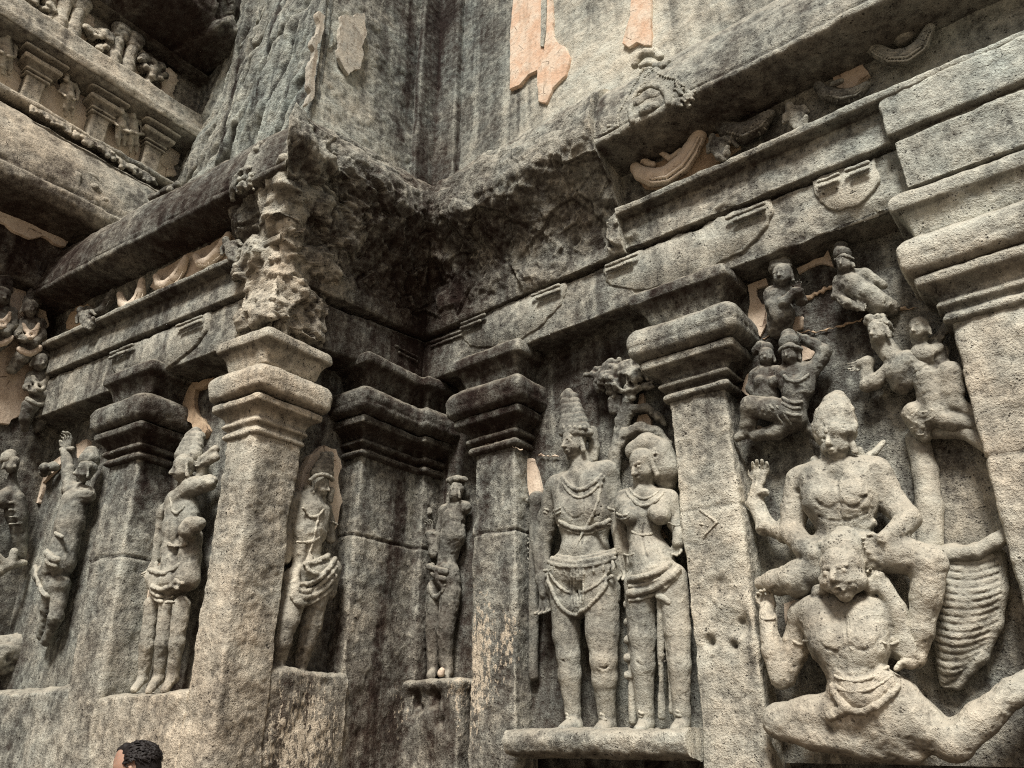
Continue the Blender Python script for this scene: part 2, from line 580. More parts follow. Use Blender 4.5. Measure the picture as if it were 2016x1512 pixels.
# ------------------------------------------------------------------ materials
class NT:
    def __init__(s, name):
        s.m = bpy.data.materials.new(name); s.m.use_nodes = True
        s.t = s.m.node_tree; s.t.nodes.clear()
    def n(s, typ, **kw):
        nd = s.t.nodes.new(typ)
        for k, v in kw.items():
            if k.startswith('i_'):
                key = k[2:]; key = int(key) if key.isdigit() else key
                s.put(nd.inputs[key], v)
            else: setattr(nd, k, v)
        return nd
    def put(s, inp, v):
        if isinstance(v, bpy.types.NodeSocket): s.t.links.new(v, inp)
        elif isinstance(v, (tuple, list)) and inp.type == 'RGBA' and len(v) == 3: inp.default_value = (*v, 1)
        else: inp.default_value = v
    def math(s, op, a, b=0.0, c=None, clamp=False):
        nd = s.t.nodes.new('ShaderNodeMath'); nd.operation = op; nd.use_clamp = clamp
        s.put(nd.inputs[0], a); s.put(nd.inputs[1], b)
        if c is not None: s.put(nd.inputs[2], c)
        return nd.outputs[0]
    def rng(s, v, a, b, c=0.0, d=1.0, smooth=True):
        nd = s.t.nodes.new('ShaderNodeMapRange'); nd.interpolation_type = 'SMOOTHSTEP' if smooth else 'LINEAR'
        s.put(nd.inputs[0], v)
        for i, x in zip((1, 2, 3, 4), (a, b, c, d)): s.put(nd.inputs[i], x)
        return nd.outputs[0]
    def noise(s, vec, scale, det=3, rough=.55, dist=0.0):
        nd = s.n('ShaderNodeTexNoise'); s.put(nd.inputs['Vector'], vec)
        nd.inputs['Scale'].default_value = scale; nd.inputs['Detail'].default_value = det; nd.inputs['Roughness'].default_value = rough
        nd.inputs['Distortion'].default_value = dist
        return nd.outputs['Fac']
    def mix(s, f, a, b, mode='MIX'):
        nd = s.t.nodes.new('ShaderNodeMix'); nd.data_type = 'RGBA'; nd.blend_type = mode
        s.put(nd.inputs[0], f); s.put(nd.inputs[6], a); s.put(nd.inputs[7], b)
        return nd.outputs[2]
    def vscale(s, vec, x, y, z):
        nd = s.t.nodes.new('ShaderNodeVectorMath'); nd.operation = 'MULTIPLY'
        s.put(nd.inputs[0], vec); nd.inputs[1].default_value = (x, y, z)
        return nd.outputs[0]
    def ramp(s, f, stops):
        nd = s.t.nodes.new('ShaderNodeValToRGB'); s.put(nd.inputs[0], f)
        el = nd.color_ramp.elements
        while len(el) < len(stops): el.new(.5)
        for e, (p, c) in zip(el, stops): e.position = p; e.color = (*c, 1)
        return nd.outputs[0]
    def out(s, col, rough=.9, bump=None, bstr=.5, bdist=.02, spec=.2, **kw):
        b = s.n('ShaderNodeBsdfPrincipled')
        s.put(b.inputs['Base Color'], col); s.put(b.inputs['Roughness'], rough); b.inputs['Specular IOR Level'].default_value = spec
        for k, v in kw.items(): s.put(b.inputs[k], v)
        if bump is not None:
            bp = s.n('ShaderNodeBump'); s.put(bp.inputs['Height'], bump); bp.inputs['Strength'].default_value = bstr; bp.inputs['Distance'].default_value = bdist
            s.t.links.new(bp.outputs[0], b.inputs['Normal'])
        o = s.n('ShaderNodeOutputMaterial'); s.t.links.new(b.outputs[0], o.inputs[0])
        return s.m

def stone_mat(name, lum=0.0, warm=0.0, pit=1.0, rough_k=1.0, flecks=.5, streak=1.0, grain=1.0):
    T = NT(name)
    g = T.n('ShaderNodeNewGeometry'); P = g.outputs['Position']
    al = T.n('ShaderNodeAttribute', attribute_name='lum').outputs['Fac']
    aw = T.n('ShaderNodeAttribute', attribute_name='warm').outputs['Fac']
    n1 = T.noise(P, 1.4, 4, .6)
    n1b = T.noise(T.vscale(P, 1, 1, 1.3), 2.6, 3, .6)
    ns = T.noise(T.vscale(P, 6, 6, .55), 1.0, 4, .6, .4)
    n3 = T.noise(P, 13, 5, .68)
    n4 = T.noise(P, 75, 2, .6)
    ngrain = T.noise(P, 230, 0, .5)
    vor = T.n('ShaderNodeTexVoronoi', feature='F1'); T.put(vor.inputs['Vector'], P); vor.inputs['Scale'].default_value = 44
    vor2 = T.n('ShaderNodeTexVoronoi', feature='F1'); T.put(vor2.inputs['Vector'], P); vor2.inputs['Scale'].default_value = 85
    thr = T.math('MULTIPLY', T.rng(T.noise(P, 17, 3, .6), .47, .75), .48)
    thr2 = T.math('MULTIPLY', T.rng(T.noise(P, 23, 3, .65), .47, .74), .52)
    pit1 = T.rng(T.math('SUBTRACT', vor.outputs['Distance'], thr), .02, -.14)
    pit2 = T.rng(T.math('SUBTRACT', vor2.outputs['Distance'], thr2), .02, -.18)
    pits = T.math('MULTIPLY', T.math('MAXIMUM', pit1, pit2), pit)
    def add(a, b): return T.math('ADD', a, b)
    def sc(v, k, m=.5): return T.math('MULTIPLY', T.math('SUBTRACT', v, m), k)
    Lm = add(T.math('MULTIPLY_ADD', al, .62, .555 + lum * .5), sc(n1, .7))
    Lm = add(Lm, sc(ns, .75 * streak)); Lm = T.math('SUBTRACT', Lm, T.math('MULTIPLY', T.rng(T.noise(T.vscale(P, 3.2, 3.2, .28), 1.0, 3, .55, .3), .56, .70), .20 * streak)); Lm = add(Lm, sc(n3, .95 * grain)); Lm = add(Lm, sc(n4, .5 * grain)); Lm = add(Lm, sc(ngrain, .22 * grain))
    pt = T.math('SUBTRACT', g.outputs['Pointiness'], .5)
    Lm = add(Lm, T.math('MINIMUM', T.math('MAXIMUM', T.math('MULTIPLY', pt, 3.2), -.42), .24))  # crevice grime and worn edges, also occlusion shade put into the colour
    col = T.ramp(Lm, [(0.0, (.021, .0125, .0105)), (.22, (.062, .051, .045)), (.43, (.152, .148, .137)), (.68, (.39, .38, .342)), (1.0, (.68, .655, .58))])
    wf = T.math('MULTIPLY_ADD', aw, .5, .5 + warm * .5)
    wf = add(wf, sc(n1b, .9)); wf = T.math('ADD', wf, 0.0, clamp=True)
    tint = T.mix(wf, (.86, 1.0, 1.03), (1.11, 1.0, .87))
    col = T.mix(1.0, col, tint, 'MULTIPLY')
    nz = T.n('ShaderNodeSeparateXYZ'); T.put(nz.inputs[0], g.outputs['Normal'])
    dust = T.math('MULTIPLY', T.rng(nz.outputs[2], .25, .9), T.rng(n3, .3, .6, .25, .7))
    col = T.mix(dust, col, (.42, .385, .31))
    soot_shade = T.rng(nz.outputs[2], -.3, -.9, 0.0, .6)  # down-facing stone: soot, with the reddish shade of undersides painted in
    col = T.mix(soot_shade, col, (.030, .019, .016))
    fl = T.math('MULTIPLY', T.rng(T.noise(P, 62, 2, .5), .70, .76), T.rng(n1b, .5, .62, 0, flecks))
    col = T.mix(fl, col, (.55, .5, .42))
    af = T.n('ShaderNodeAttribute', attribute_name='fleck').outputs['Fac']
    fl2 = T.rng(T.math('ADD', T.noise(T.vscale(P, 1, 1, .45), 34, 4, .7), T.math('MULTIPLY', af, .3)), .66, .74)
    col = T.mix(T.math('MULTIPLY', fl2, T.rng(af, .05, .3)), col, (.60, .52, .40))
    col = T.mix(T.math('MULTIPLY', pits, .8), col, (.018, .013, .012))
    h = add(T.math('MULTIPLY', n3, .9 * rough_k), T.math('MULTIPLY', n4, .34 * rough_k))
    h = add(h, T.math('MULTIPLY', ngrain, .13)); h = T.math('SUBTRACT', h, T.math('MULTIPLY', pits, .5))
    return T.out(col, .92, h, .9 * grain, .035, .12)

def plaster_mat(name, a, b, dirt=.5):
    T = NT(name)
    g = T.n('ShaderNodeNewGeometry'); P = g.outputs['Position']
    n1 = T.noise(P, 5, 5, .65); n2 = T.noise(P, 24, 5, .7); n3 = T.noise(T.vscale(P, 8, 8, 1.2), 1.5, 4, .6)
    col = T.mix(T.rng(n1, .35, .65), a, b)
    col = T.mix(T.math('MULTIPLY', T.rng(n2, .52, .7), dirt), col, (.16, .12, .085))
    col = T.mix(T.math('MULTIPLY', T.rng(n3, .5, .72), dirt * .7), col, (.25, .19, .13))
    vo = T.n('ShaderNodeTexVoronoi', feature='DISTANCE_TO_EDGE'); T.put(vo.inputs['Vector'], P); vo.inputs['Scale'].default_value = 3.2
    ck = T.math('MULTIPLY', T.rng(vo.outputs['Distance'], .016, .004), T.rng(n1, .52, .62))
    col = T.mix(ck, col, (.20, .14, .10))
    sp = T.rng(T.noise(P, 42, 4, .7), .60, .70, 0, .5)
    col = T.mix(sp, col, (.30, .22, .16))
    return T.out(col, .9, T.math('SUBTRACT', T.math('ADD', n2, T.math('MULTIPLY', n1, .8)), ck), .5, .02, .15)

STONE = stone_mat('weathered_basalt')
STONE_NICHE = stone_mat('niche_basalt', lum=-.20, warm=-.05, flecks=.7, streak=1.2)  # darker stone copy: soot and recess shade put into the colour
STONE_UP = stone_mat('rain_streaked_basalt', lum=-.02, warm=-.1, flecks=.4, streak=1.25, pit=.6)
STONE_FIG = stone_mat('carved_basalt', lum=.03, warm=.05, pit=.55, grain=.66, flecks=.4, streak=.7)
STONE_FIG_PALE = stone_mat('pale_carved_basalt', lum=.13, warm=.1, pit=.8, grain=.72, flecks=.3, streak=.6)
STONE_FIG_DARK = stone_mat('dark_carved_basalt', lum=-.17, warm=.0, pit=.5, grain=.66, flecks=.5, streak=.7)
STONE_DARK = stone_mat('sooty_and_shade_basalt', lum=-.28, warm=.05, flecks=.8)
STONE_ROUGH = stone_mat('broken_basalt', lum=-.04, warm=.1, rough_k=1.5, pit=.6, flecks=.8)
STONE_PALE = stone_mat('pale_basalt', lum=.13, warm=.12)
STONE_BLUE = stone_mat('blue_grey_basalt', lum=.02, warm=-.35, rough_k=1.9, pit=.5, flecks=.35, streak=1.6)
PLASTER = plaster_mat('cream_lime_plaster', (.78, .66, .52), (.64, .52, .40), .45)
PLASTER_PEACH = plaster_mat('peach_lime_plaster', (.72, .50, .35), (.80, .68, .54), .5)
PLASTER_LIT = plaster_mat('lit_lime_plaster', (.88, .77, .62), (.78, .66, .52), .25)  # lighter plaster copy: brightness added where gallery, halo and garlands lie in shade
PLASTER_PALE = plaster_mat('washed_out_plaster', (.58, .54, .45), (.40, .39, .34), .8)
PLASTER_OLD = plaster_mat('stained_plaster', (.62, .48, .33), (.46, .34, .23), .7)
# ------------------------------------------------------------------ ground
def ground():
    T = NT('courtyard_rock')
    g = T.n('ShaderNodeNewGeometry'); P = g.outputs['Position']
    n = T.noise(P, 3, 6, .65)
    col = T.mix(T.rng(n, .3, .7), (.10, .075, .055), (.24, .19, .14))
    m = T.out(col, .95, n, .5, .03)
    me = bpy.data.meshes.new('ground')
    s = 400
    me.from_pydata([(-s, -s, 0), (s, -s, 0), (s, s, 0), (-s, s, 0)], [], [(0, 1, 2, 3)])
    me.materials.append(m)
    o = bpy.data.objects.new('ground', me); COL.objects.link(o)
    props(o, kind='structure')
ground()

# ------------------------------------------------------------------ stone tones: soot, lichen, fresh warm breaks, also painted light, shade and haze
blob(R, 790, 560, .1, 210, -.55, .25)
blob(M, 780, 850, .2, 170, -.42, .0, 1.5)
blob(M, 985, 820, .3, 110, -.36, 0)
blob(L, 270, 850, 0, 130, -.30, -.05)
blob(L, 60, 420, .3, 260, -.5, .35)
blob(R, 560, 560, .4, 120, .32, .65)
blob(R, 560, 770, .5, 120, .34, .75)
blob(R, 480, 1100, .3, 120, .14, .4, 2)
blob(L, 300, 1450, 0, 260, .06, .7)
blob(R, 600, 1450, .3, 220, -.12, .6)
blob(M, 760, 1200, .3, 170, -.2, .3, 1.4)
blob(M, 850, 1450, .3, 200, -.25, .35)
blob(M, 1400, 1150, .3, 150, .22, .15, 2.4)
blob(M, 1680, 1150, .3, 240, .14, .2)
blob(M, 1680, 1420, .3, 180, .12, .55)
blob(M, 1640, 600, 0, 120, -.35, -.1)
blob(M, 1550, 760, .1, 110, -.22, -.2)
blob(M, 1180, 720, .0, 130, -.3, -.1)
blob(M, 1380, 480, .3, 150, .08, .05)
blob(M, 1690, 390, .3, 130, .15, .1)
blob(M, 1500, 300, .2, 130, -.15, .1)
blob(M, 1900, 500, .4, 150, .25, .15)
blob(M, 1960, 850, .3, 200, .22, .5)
blob(M, 1950, 150, .4, 300, .42, -.55)  # pale bluish haze painted into the stone tone
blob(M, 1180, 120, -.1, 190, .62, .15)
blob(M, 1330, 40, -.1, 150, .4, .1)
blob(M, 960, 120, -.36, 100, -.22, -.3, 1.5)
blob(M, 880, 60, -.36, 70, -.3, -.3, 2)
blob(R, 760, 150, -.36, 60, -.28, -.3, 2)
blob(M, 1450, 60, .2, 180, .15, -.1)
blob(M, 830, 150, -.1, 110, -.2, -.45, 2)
blob(M, 1030, 270, .5, 130, .12, -.2)  # this and the next blob paint the broken cornice face as lit
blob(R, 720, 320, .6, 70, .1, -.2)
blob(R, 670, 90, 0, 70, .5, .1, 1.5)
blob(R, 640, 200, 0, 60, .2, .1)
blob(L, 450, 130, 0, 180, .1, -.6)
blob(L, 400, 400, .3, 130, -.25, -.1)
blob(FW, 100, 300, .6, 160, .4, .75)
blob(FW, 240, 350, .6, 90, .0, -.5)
blob(FW, 170, 130, .3, 200, .38, .5)  # light painted onto the gallery to offset its gloom
blob(FW, 330, 60, .5, 110, -.6, .2)  # shadow under the overhang painted into the rock
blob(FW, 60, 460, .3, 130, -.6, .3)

fleck(M, 930, 1300, .25, 60, .9, 2.2)
fleck(M, 1000, 1260, .25, 26, .7, 2)
fleck(R, 620, 1440, .3, 90, .5, 1.2)
fleck(M, 760, 1400, .25, 60, .55, 1.5)
fleck(R, 560, 1480, .3, 120, .45)
blob(M, 1304, 10, -.36, 26, -.8, -.4, 1.5)
blob(M, 1376, 14, -.36, 28, -.8, -.4, 1.3)
blob(M, 995, 160, -.36, 18, -.8, .1, 2)
blob(R, 618, 1080, .15, 100, .22, .15, 1.6)  # lightens the haloed figure to offset the shade it stands in
blob(LN, 345, 1120, .2, 90, .2, .1, 2.2)  # this and the next two paint light onto the left figures
blob(LN, 120, 1040, .2, 90, .15, .0, 1.6)
blob(FW, 60, 680, .2, 110, .2, .2)
blob(M, 1790, 440, .5, 90, .1, -.2)
blob(M, 780, 980, .25, 60, .16, -.2, 2)
# ------------------------------------------------------------------ pilasters
SHAFT = [(0, -.05), (0, 4.03)]
NECK = [(-.02, 3.985), (.03, 3.99), (.058, 4.01), (.058, 4.035), (.03, 4.055), (.012, 4.062), (.012, 4.08), (.05, 4.088), (.082, 4.105), (.082, 4.128), (.05, 4.142),
        (.04, 4.16), (.06, 4.19), (.115, 4.225), (.15, 4.232), (.155, 4.245), (.19, 4.25), (.195, 4.315), (.15, 4.325), (.1, 4.328)]
CUSH = [(.1, 4.332), (.19, 4.332), (.25, 4.355), (.278, 4.395), (.282, 4.425), (.270, 4.435), (.288, 4.447), (.292, 4.50), (.272, 4.555), (.225, 4.60), (.13, 4.622), (-.05, 4.628)]
BRACK = [(-.05, 4.63), (.085, 4.632), (.095, 4.67), (.125, 4.75), (.17, 4.815), (.20, 4.83), (.235, 4.838), (.245, 4.88), (.235, 4.935), (.2, 4.965), (.08, 4.985), (-.05, 4.99)]

def pilaster(label, path, zs, mats, res=.014, path2=None, z01=None, seed=0, wear=.55, group='pilasters carved along the wall', shaft_hook=None, brack=True, osc=1.0):
    path = np.array(path)
    z = [zs] * len(path)
    t = thing('pilaster', label, 'pilaster', (path[1][0], path[1][1], 0), group)
    kw = dict(zs=z, res=res)
    NK, CU, BR = [[(o * osc if o > 0 else o, zz) for o, zz in pr] for pr in (NECK, CUSH, BRACK)]
    sweep('shaft', path, SHAFT, mats[0], t, path2=path2, z01=z01, soft=4, wear=.8, wear_it=22, noise=(.022, .014, .007), seed=seed, hook=shaft_hook, **kw)
    sweep('necking', path, NK, mats[1], t, soft=2, wear=wear, wear_it=6, noise=(.009, .007, .004), seed=seed + 30, **kw)
    sweep('cushion', path, CU, mats[2], t, soft=5, wear=wear, wear_it=16, noise=(.012, .009, .005), seed=seed + 60, **kw)
    if brack:
        sweep('bracket', path, BR, mats[3], t, soft=2, wear=wear, wear_it=12, noise=(.014, .010, .005), seed=seed + 90, **kw)
    return t

def rect(pl, u0, u1, wf, wb):
    return [pl.pt(u0, wb)[:2], pl.pt(u0, wf)[:2], pl.pt(u1, wf)[:2], pl.pt(u1, wb)[:2]]
def chew(pl, px, py, w, r_px, amp, rough=.5):
    u, z, dep = pl.hit(px, py, w); c = pl.pt(u, w, z); r = r_px * dep / FPX
    def f(Q):
        d = np.linalg.norm(Q - c, axis=1) / r
        return -amp * np.exp(-d * d * 1.5) * (1 + rough * 2 * fbm(Q, 9, 3, 71))
    return f
def hooks(*fs):
    return lambda Q: sum(f(Q) for f in fs)
def crack_hook(pl, px, py, w, amp=.02, width=.012, slope=0.0):
    z0 = pl.hit(px, py, w)[1]
    def f(Q):
        u = (Q - pl.o) @ pl.du
        zc = z0 + .03 * fbm(np.column_stack([u, u * 0, u * 0 + 2]), 4, 3, 5) + slope * u
        return -amp * np.exp(-((Q[:, 2] - zc) / width) ** 2)
    return f

uA = M.hit(934, 900, .22)[0]; uB = M.hit(1014, 870, .22)[0]
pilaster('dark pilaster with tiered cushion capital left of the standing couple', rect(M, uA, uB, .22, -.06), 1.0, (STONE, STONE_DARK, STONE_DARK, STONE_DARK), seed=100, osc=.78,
         shaft_hook=crack_hook(M, 960, 1050, .22))
def P4_HOOK(Q): return hooks(chew(M, 1394, 1262, .24, 13, .07), chew(M, 1440, 1272, .24, 11, .07), chew(M, 1410, 1180, .24, 60, .02, 1.2), chew(M, 1452, 1225, .24, 26, .05), crack_hook(M, 1400, 1000, .24, .012, .008))(Q)
uA = M.hit(1319, 800, .24)[0]; uB = M.hit(1432, 800, .24)[0]
P4U = (uA, uB)
pilaster('pale grey pilaster between the standing couple and the seated figures', rect(M, uA, uB, .24, -.06), 1.0, (STONE_PALE, STONE, STONE, STONE_DARK), seed=200, osc=.84,
         shaft_hook=lambda Q: P4_HOOK(Q))
uA = M.hit(1902, 760, .30)[0]
pilaster('pale broad pilaster cut by the right edge of the photo', rect(M, uA, uA + .75, .30, -.06), 1.0, (STONE_PALE, STONE, STONE_PALE, STONE), seed=300, osc=.66,
         shaft_hook=crack_hook(M, 1960, 895, .3, .015))
# inner corner pilaster wraps the concave corner
ua = R.hit(678, 900, 0)[0]; ub = M.hit(836, 900, .24)[0]
cc = seg_isect(R.pt(0, .24), R.du, M.pt(0, .24), M.du)
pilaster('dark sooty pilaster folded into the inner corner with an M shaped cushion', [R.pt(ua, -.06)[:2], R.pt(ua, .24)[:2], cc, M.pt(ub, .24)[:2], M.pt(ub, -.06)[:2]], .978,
         (STONE, STONE_DARK, STONE_DARK, STONE_DARK), seed=400, osc=.88, shaft_hook=crack_hook(M, 800, 1085, .24))
# outer corner pilaster
uL = L.hit(440, 900, 0)[0]; uR = R.hit(590, 900, .3)[0]
P1 = [L.pt(uL, -.40)[:2], L.pt(uL, 0)[:2], E1[:2], R.pt(uR, .3)[:2], R.pt(uR, -.06)[:2]]
pilaster('tall outer corner pilaster with a warm tan cushion capital', P1, .915, (STONE_PALE, STONE_PALE, STONE_PALE, STONE_PALE), seed=500, wear=.8, osc=.6)
# left wall pilaster
ut0, ut1 = L.hit(203, 950, 0)[0], L.hit(262, 950, 0)[0]
ub0, ub1 = L.hit(103, 1500, 0)[0], L.hit(178, 1460, 0)[0]
pilaster('grey pilaster with stepped dark capital on the left wall', rect(L, ut0, ut1, 0, -.40), .948, (STONE, STONE_DARK, STONE, STONE_DARK), res=.017, seed=600, osc=.64,
         path2=rect(L, ub0, ub1, 0, -.40), z01=(1.5, 4.0), shaft_hook=crack_hook(L, 200, 1100, 0))
P0U = (ut0, ut1)

# ------------------------------------------------------------------ niche backgrounds and bases
def wall(name, label, *a, **k):
    o = patch(name, *a, **k)
    return props(o, label, 'wall')

def niche_hook(u, z, Q):
    return .03 * fbm(Q, .8, 2, 33)
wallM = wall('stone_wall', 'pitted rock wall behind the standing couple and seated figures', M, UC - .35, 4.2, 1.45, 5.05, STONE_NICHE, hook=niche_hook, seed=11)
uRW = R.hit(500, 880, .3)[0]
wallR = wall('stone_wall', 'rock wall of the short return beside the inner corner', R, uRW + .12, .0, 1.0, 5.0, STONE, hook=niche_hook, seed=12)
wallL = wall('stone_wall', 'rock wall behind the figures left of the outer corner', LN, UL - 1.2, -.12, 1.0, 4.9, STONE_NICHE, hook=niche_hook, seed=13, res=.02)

# base courses: heavy rough rock under the niches
def base_block(label, path, prof, mat, seed, zs=None, **k):
    o = sweep('stone_plinth', path, prof, mat, zs=zs, soft=3, wear=.8, wear_it=14, noise=k.pop('noise', (.03, .018, .008)), seed=seed, **k)
    return props(o, label, 'plinth')
zl = L.hit(250, 1368, 0)[1]
base_block('rough tan rock plinth under the slender figure of the left wall', [L.pt(ub1 - .06, -.4)[:2], L.pt(ub1 - .06, -.005)[:2], L.pt(uL + .02, -.005)[:2]], [(0, -.05), (0, zl), (-.06, zl + .02), (-.42, zl + .03)], STONE_PALE, 21)
zr = R.hit(600, 1325, .28)[1]
base_block('streaked rock plinth below the plaster haloed figure', [R.pt(uR - .03, .27)[:2], R.pt(ua + .03, .27)[:2]], [(0.01, -.05), (0, zr), (-.05, zr + .03), (-.3, zr + .03)], STONE, 22)
z2 = M.hit(850, 1338, .26)[1]
u2a, u2b = M.hit(785, 1360, .26)[0], M.hit(905, 1360, .26)[0]
base_block('chewed rock pedestal under the small figure in the narrow niche', [M.pt(u2a, -.05)[:2], M.pt(u2a, .27)[:2], M.pt(u2b, .27)[:2], M.pt(u2b, -.05)[:2]],
           [(-.04, -.05), (-.03, z2 - .12), (.0, z2 - .05), (0.01, z2 - .02), (-.03, z2), (-.3, z2 + .01)], STONE, 23,
           hook=hooks(chew(M, 815, 1390, .27, 26, .10), chew(M, 850, 1375, .27, 20, .08), chew(M, 860, 1420, .27, 18, .05)))
z3 = M.hit(1200, 1440, .34)[1]
u3a, u3b = M.hit(1014, 1440, .3)[0], P4U[0] - .01
base_block('thick rock ledge carrying the standing couple', [M.pt(u3a, .43)[:2], M.pt(u3b, .43)[:2]],
           [(-.9, z3 - .17), (-.1, z3 - .17), (-.01, z3 - .14), (.02, z3 - .06), (0, z3), (-.05, z3 + .012), (-.4, z3 + .02)], STONE_PALE, 24, noise=(.02, .014, .007))
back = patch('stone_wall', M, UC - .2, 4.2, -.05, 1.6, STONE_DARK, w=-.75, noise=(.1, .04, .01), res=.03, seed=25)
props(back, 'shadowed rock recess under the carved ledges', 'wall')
base_block('rock plinth at the far left foot of the wall', [L.pt(UL - 1, -.06)[:2], L.pt(ub0 + .02, -.06)[:2]], [(0, -.05), (0, 1.95), (-.1, 2.0), (-.45, 2.02)], STONE, 26, res=.022)

# ------------------------------------------------------------------ lintel with hanging half discs
LINT = [(-.42, 4.945), (-.05, 4.94), (0.0, 4.95), (0.0, 5.425), (-.03, 5.43), (-.03, 5.45), (-.2, 5.45)]
lint = thing('stone_lintel', 'long stepped stone lintel hung with half round discs above the capitals', 'lintel', (C1[0], C1[1], 5.0))
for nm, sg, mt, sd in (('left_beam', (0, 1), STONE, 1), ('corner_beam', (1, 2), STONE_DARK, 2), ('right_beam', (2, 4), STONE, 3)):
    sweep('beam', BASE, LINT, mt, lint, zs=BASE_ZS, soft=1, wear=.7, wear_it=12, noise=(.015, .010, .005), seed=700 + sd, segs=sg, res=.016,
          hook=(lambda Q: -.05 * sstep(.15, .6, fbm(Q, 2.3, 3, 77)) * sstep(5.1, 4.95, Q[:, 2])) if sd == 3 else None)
def half_disc(pl, uc, z1, r, w, mat, hgt=None):
    hgt = hgt or r
    pts = [(uc + r, z1), (uc + r, z1 - .06)]
    for a in np.linspace(0, math.pi, 15)[1:-1]:
        pts.append((uc + r * math.cos(a), z1 - .06 - (hgt - .06) * math.sin(a)))
    pts += [(uc - r, z1 - .06), (uc - r, z1)]
    slab('half_disc', pl, pts[::-1], w - .03, w + .02, mat, lint, jag=.02, metric=True, stone=True, seed=int(uc * 10) + 50, rim=.012)
def bars(pl, uc, z1, w, ln, side, mat):
    for k in range(2):
        S = Sculpt(pl, .009)
        zz = z1 - .055 - k * .05
        l = ln * (1 - .18 * k)
        S.m((uc, w, zz, .017), (uc + side * l, w, zz, .017), k=.004)
        S.build('bar', mat, lint, rough=.4, seed=k)
z543 = 5.425
for (pxl, pxr, py) in ((905, 1112, 600), (1190, 1530, 520), (1605, 1732, 370)):
    pl = M
    a, b = pl.hit(pxl, py + (pxr - pxl) * .15, .33)[0], pl.hit(pxr, py - (pxr - pxl) * .15, .33)[0]
    half_disc(M, (a + b) / 2, z543, (b - a) / 2, .3, STONE if pxl < 1500 else STONE_PALE, .36 if pxl > 1500 else .45)
    for sdn in (-1, 1):
        bars(M, (a + b) / 2 + sdn * ((b - a) / 2 - .05), z543, .358, min(.3, (b - a) * .32), -sdn, STONE)
zs93 = 1.6 + (z543 - 1.6) * .93
for (pxl, pxr, py) in ((205, 405, 690),):
    a, b = L.hit(pxl, py + 60, .03)[0], L.hit(pxr, py - 40, .03)[0]
    half_disc(L, (a + b) / 2, zs93, (b - a) / 2, 0, STONE, .46)
    for sdn in (-1, 1):
        bars(L, (a + b) / 2 + sdn * ((b - a) / 2 - .06), zs93, .058, .36, -sdn, STONE)
bars(M, UC + .42, 5.38, .31, .5, 1, STONE_DARK)
bars(R, -.42, 5.2, .31, .3, -1, STONE_DARK)
bars(L, -.28, 5.14, .01, .2, 1, STONE)

# ------------------------------------------------------------------ frieze shelf (above the lintel) and cornice
FRZ = [(-.2, 5.452), (.055, 5.455), (.06, 5.47), (.05, 5.74), (.06, 5.765), (.165, 5.775), (.175, 5.83), (.12, 5.86), (-.02, 5.875), (-.03, 6.22), (.0, 6.27), (.02, 6.36)]
CORN = [(-.1, 6.26), (.1, 6.265), (.36, 6.285), (.50, 6.31), (.53, 6.335), (.535, 6.37), (.505, 6.395), (.525, 6.42), (.515, 6.56), (.455, 6.80), (.36, 7.0), (.22, 7.18), (.08, 7.28), (-.08, 7.32), (-.45, 7.35)]
fz = sweep('frieze_shelf', BASE, FRZ, STONE, zs=BASE_ZS, segs=(0, 1), soft=1, wear=.6, wear_it=8, noise=(.012, .008, .004), seed=801, res=.017)
props(fz, 'narrow frieze shelf of the left wall carrying plastered garlands', 'frieze')
fz = sweep('frieze_shelf', BASE, FRZ, STONE, zs=BASE_ZS, segs=(3, 4), soft=1, wear=.6, wear_it=8, noise=(.014, .010, .006), seed=802,
           hook=lambda Q: -.06 * sstep(.0, .5, fbm(Q, 3, 4, 78)) * sstep(5.35, 5.5, Q[:, 2]) * sstep(5.76, 5.70, Q[:, 2]))
props(fz, 'frieze shelf of the main wall carrying serpentine garlands', 'frieze')
CORN_L = [(o * .72, z if z > 7.2 else z + .07 * (7.2 - z)) for o, z in CORN[:-2]] + [(-.08, 7.31), (-.6, 7.33), (-1.3, 7.34)]
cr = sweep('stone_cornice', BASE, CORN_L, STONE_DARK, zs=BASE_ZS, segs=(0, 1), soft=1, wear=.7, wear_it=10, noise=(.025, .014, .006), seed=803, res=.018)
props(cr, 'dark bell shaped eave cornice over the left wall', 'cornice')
CORN_R = [(o * .86, z if z > 7.2 else z + .035 * (7.2 - z)) for o, z in CORN]
CORN_M = cr = sweep('stone_cornice', BASE, CORN_R, STONE, zs=BASE_ZS, segs=(3, 4), soft=1, wear=.6, wear_it=10, noise=(.015, .010, .006), seed=804)
props(cr, 'intact grey eave cornice of the main wall with a horseshoe ornament', 'cornice')

# broken stretch of frieze and cornice around the inner corner
BROKE = [(-.2, 5.452), (.055, 5.455), (.07, 5.5), (.09, 5.66), (.12, 5.84), (.17, 6.0), (.25, 6.16), (.36, 6.30), (.46, 6.42), (.50, 6.48), (.505, 6.54), (.48, 6.72), (.42, 6.92), (.30, 7.10), (.14, 7.24), (-.08, 7.31), (-.45, 7.35)]
def rough_hook(Q):
    Qw = Q + .05 * np.stack([fbm(Q, 4, 2, 5), fbm(Q, 4, 2, 6), fbm(Q, 4, 2, 7)], 1)
    r = fbm(Q, 1.6, 3, 61, .5)
    zz = sstep(5.42, 5.62, Q[:, 2]) * sstep(7.35, 7.1, Q[:, 2])
    return (.09 * r + (.06 * facet(Qw, 2.2, 62) + .018 * facet(Qw, 7, 63) + .04 * fbm(Q, 4, 3, 60)) * (1 - .62 * sstep(6.35, 6.6, Q[:, 2])) + .02 * fbm(Q, 11, 3, 64)) * zz
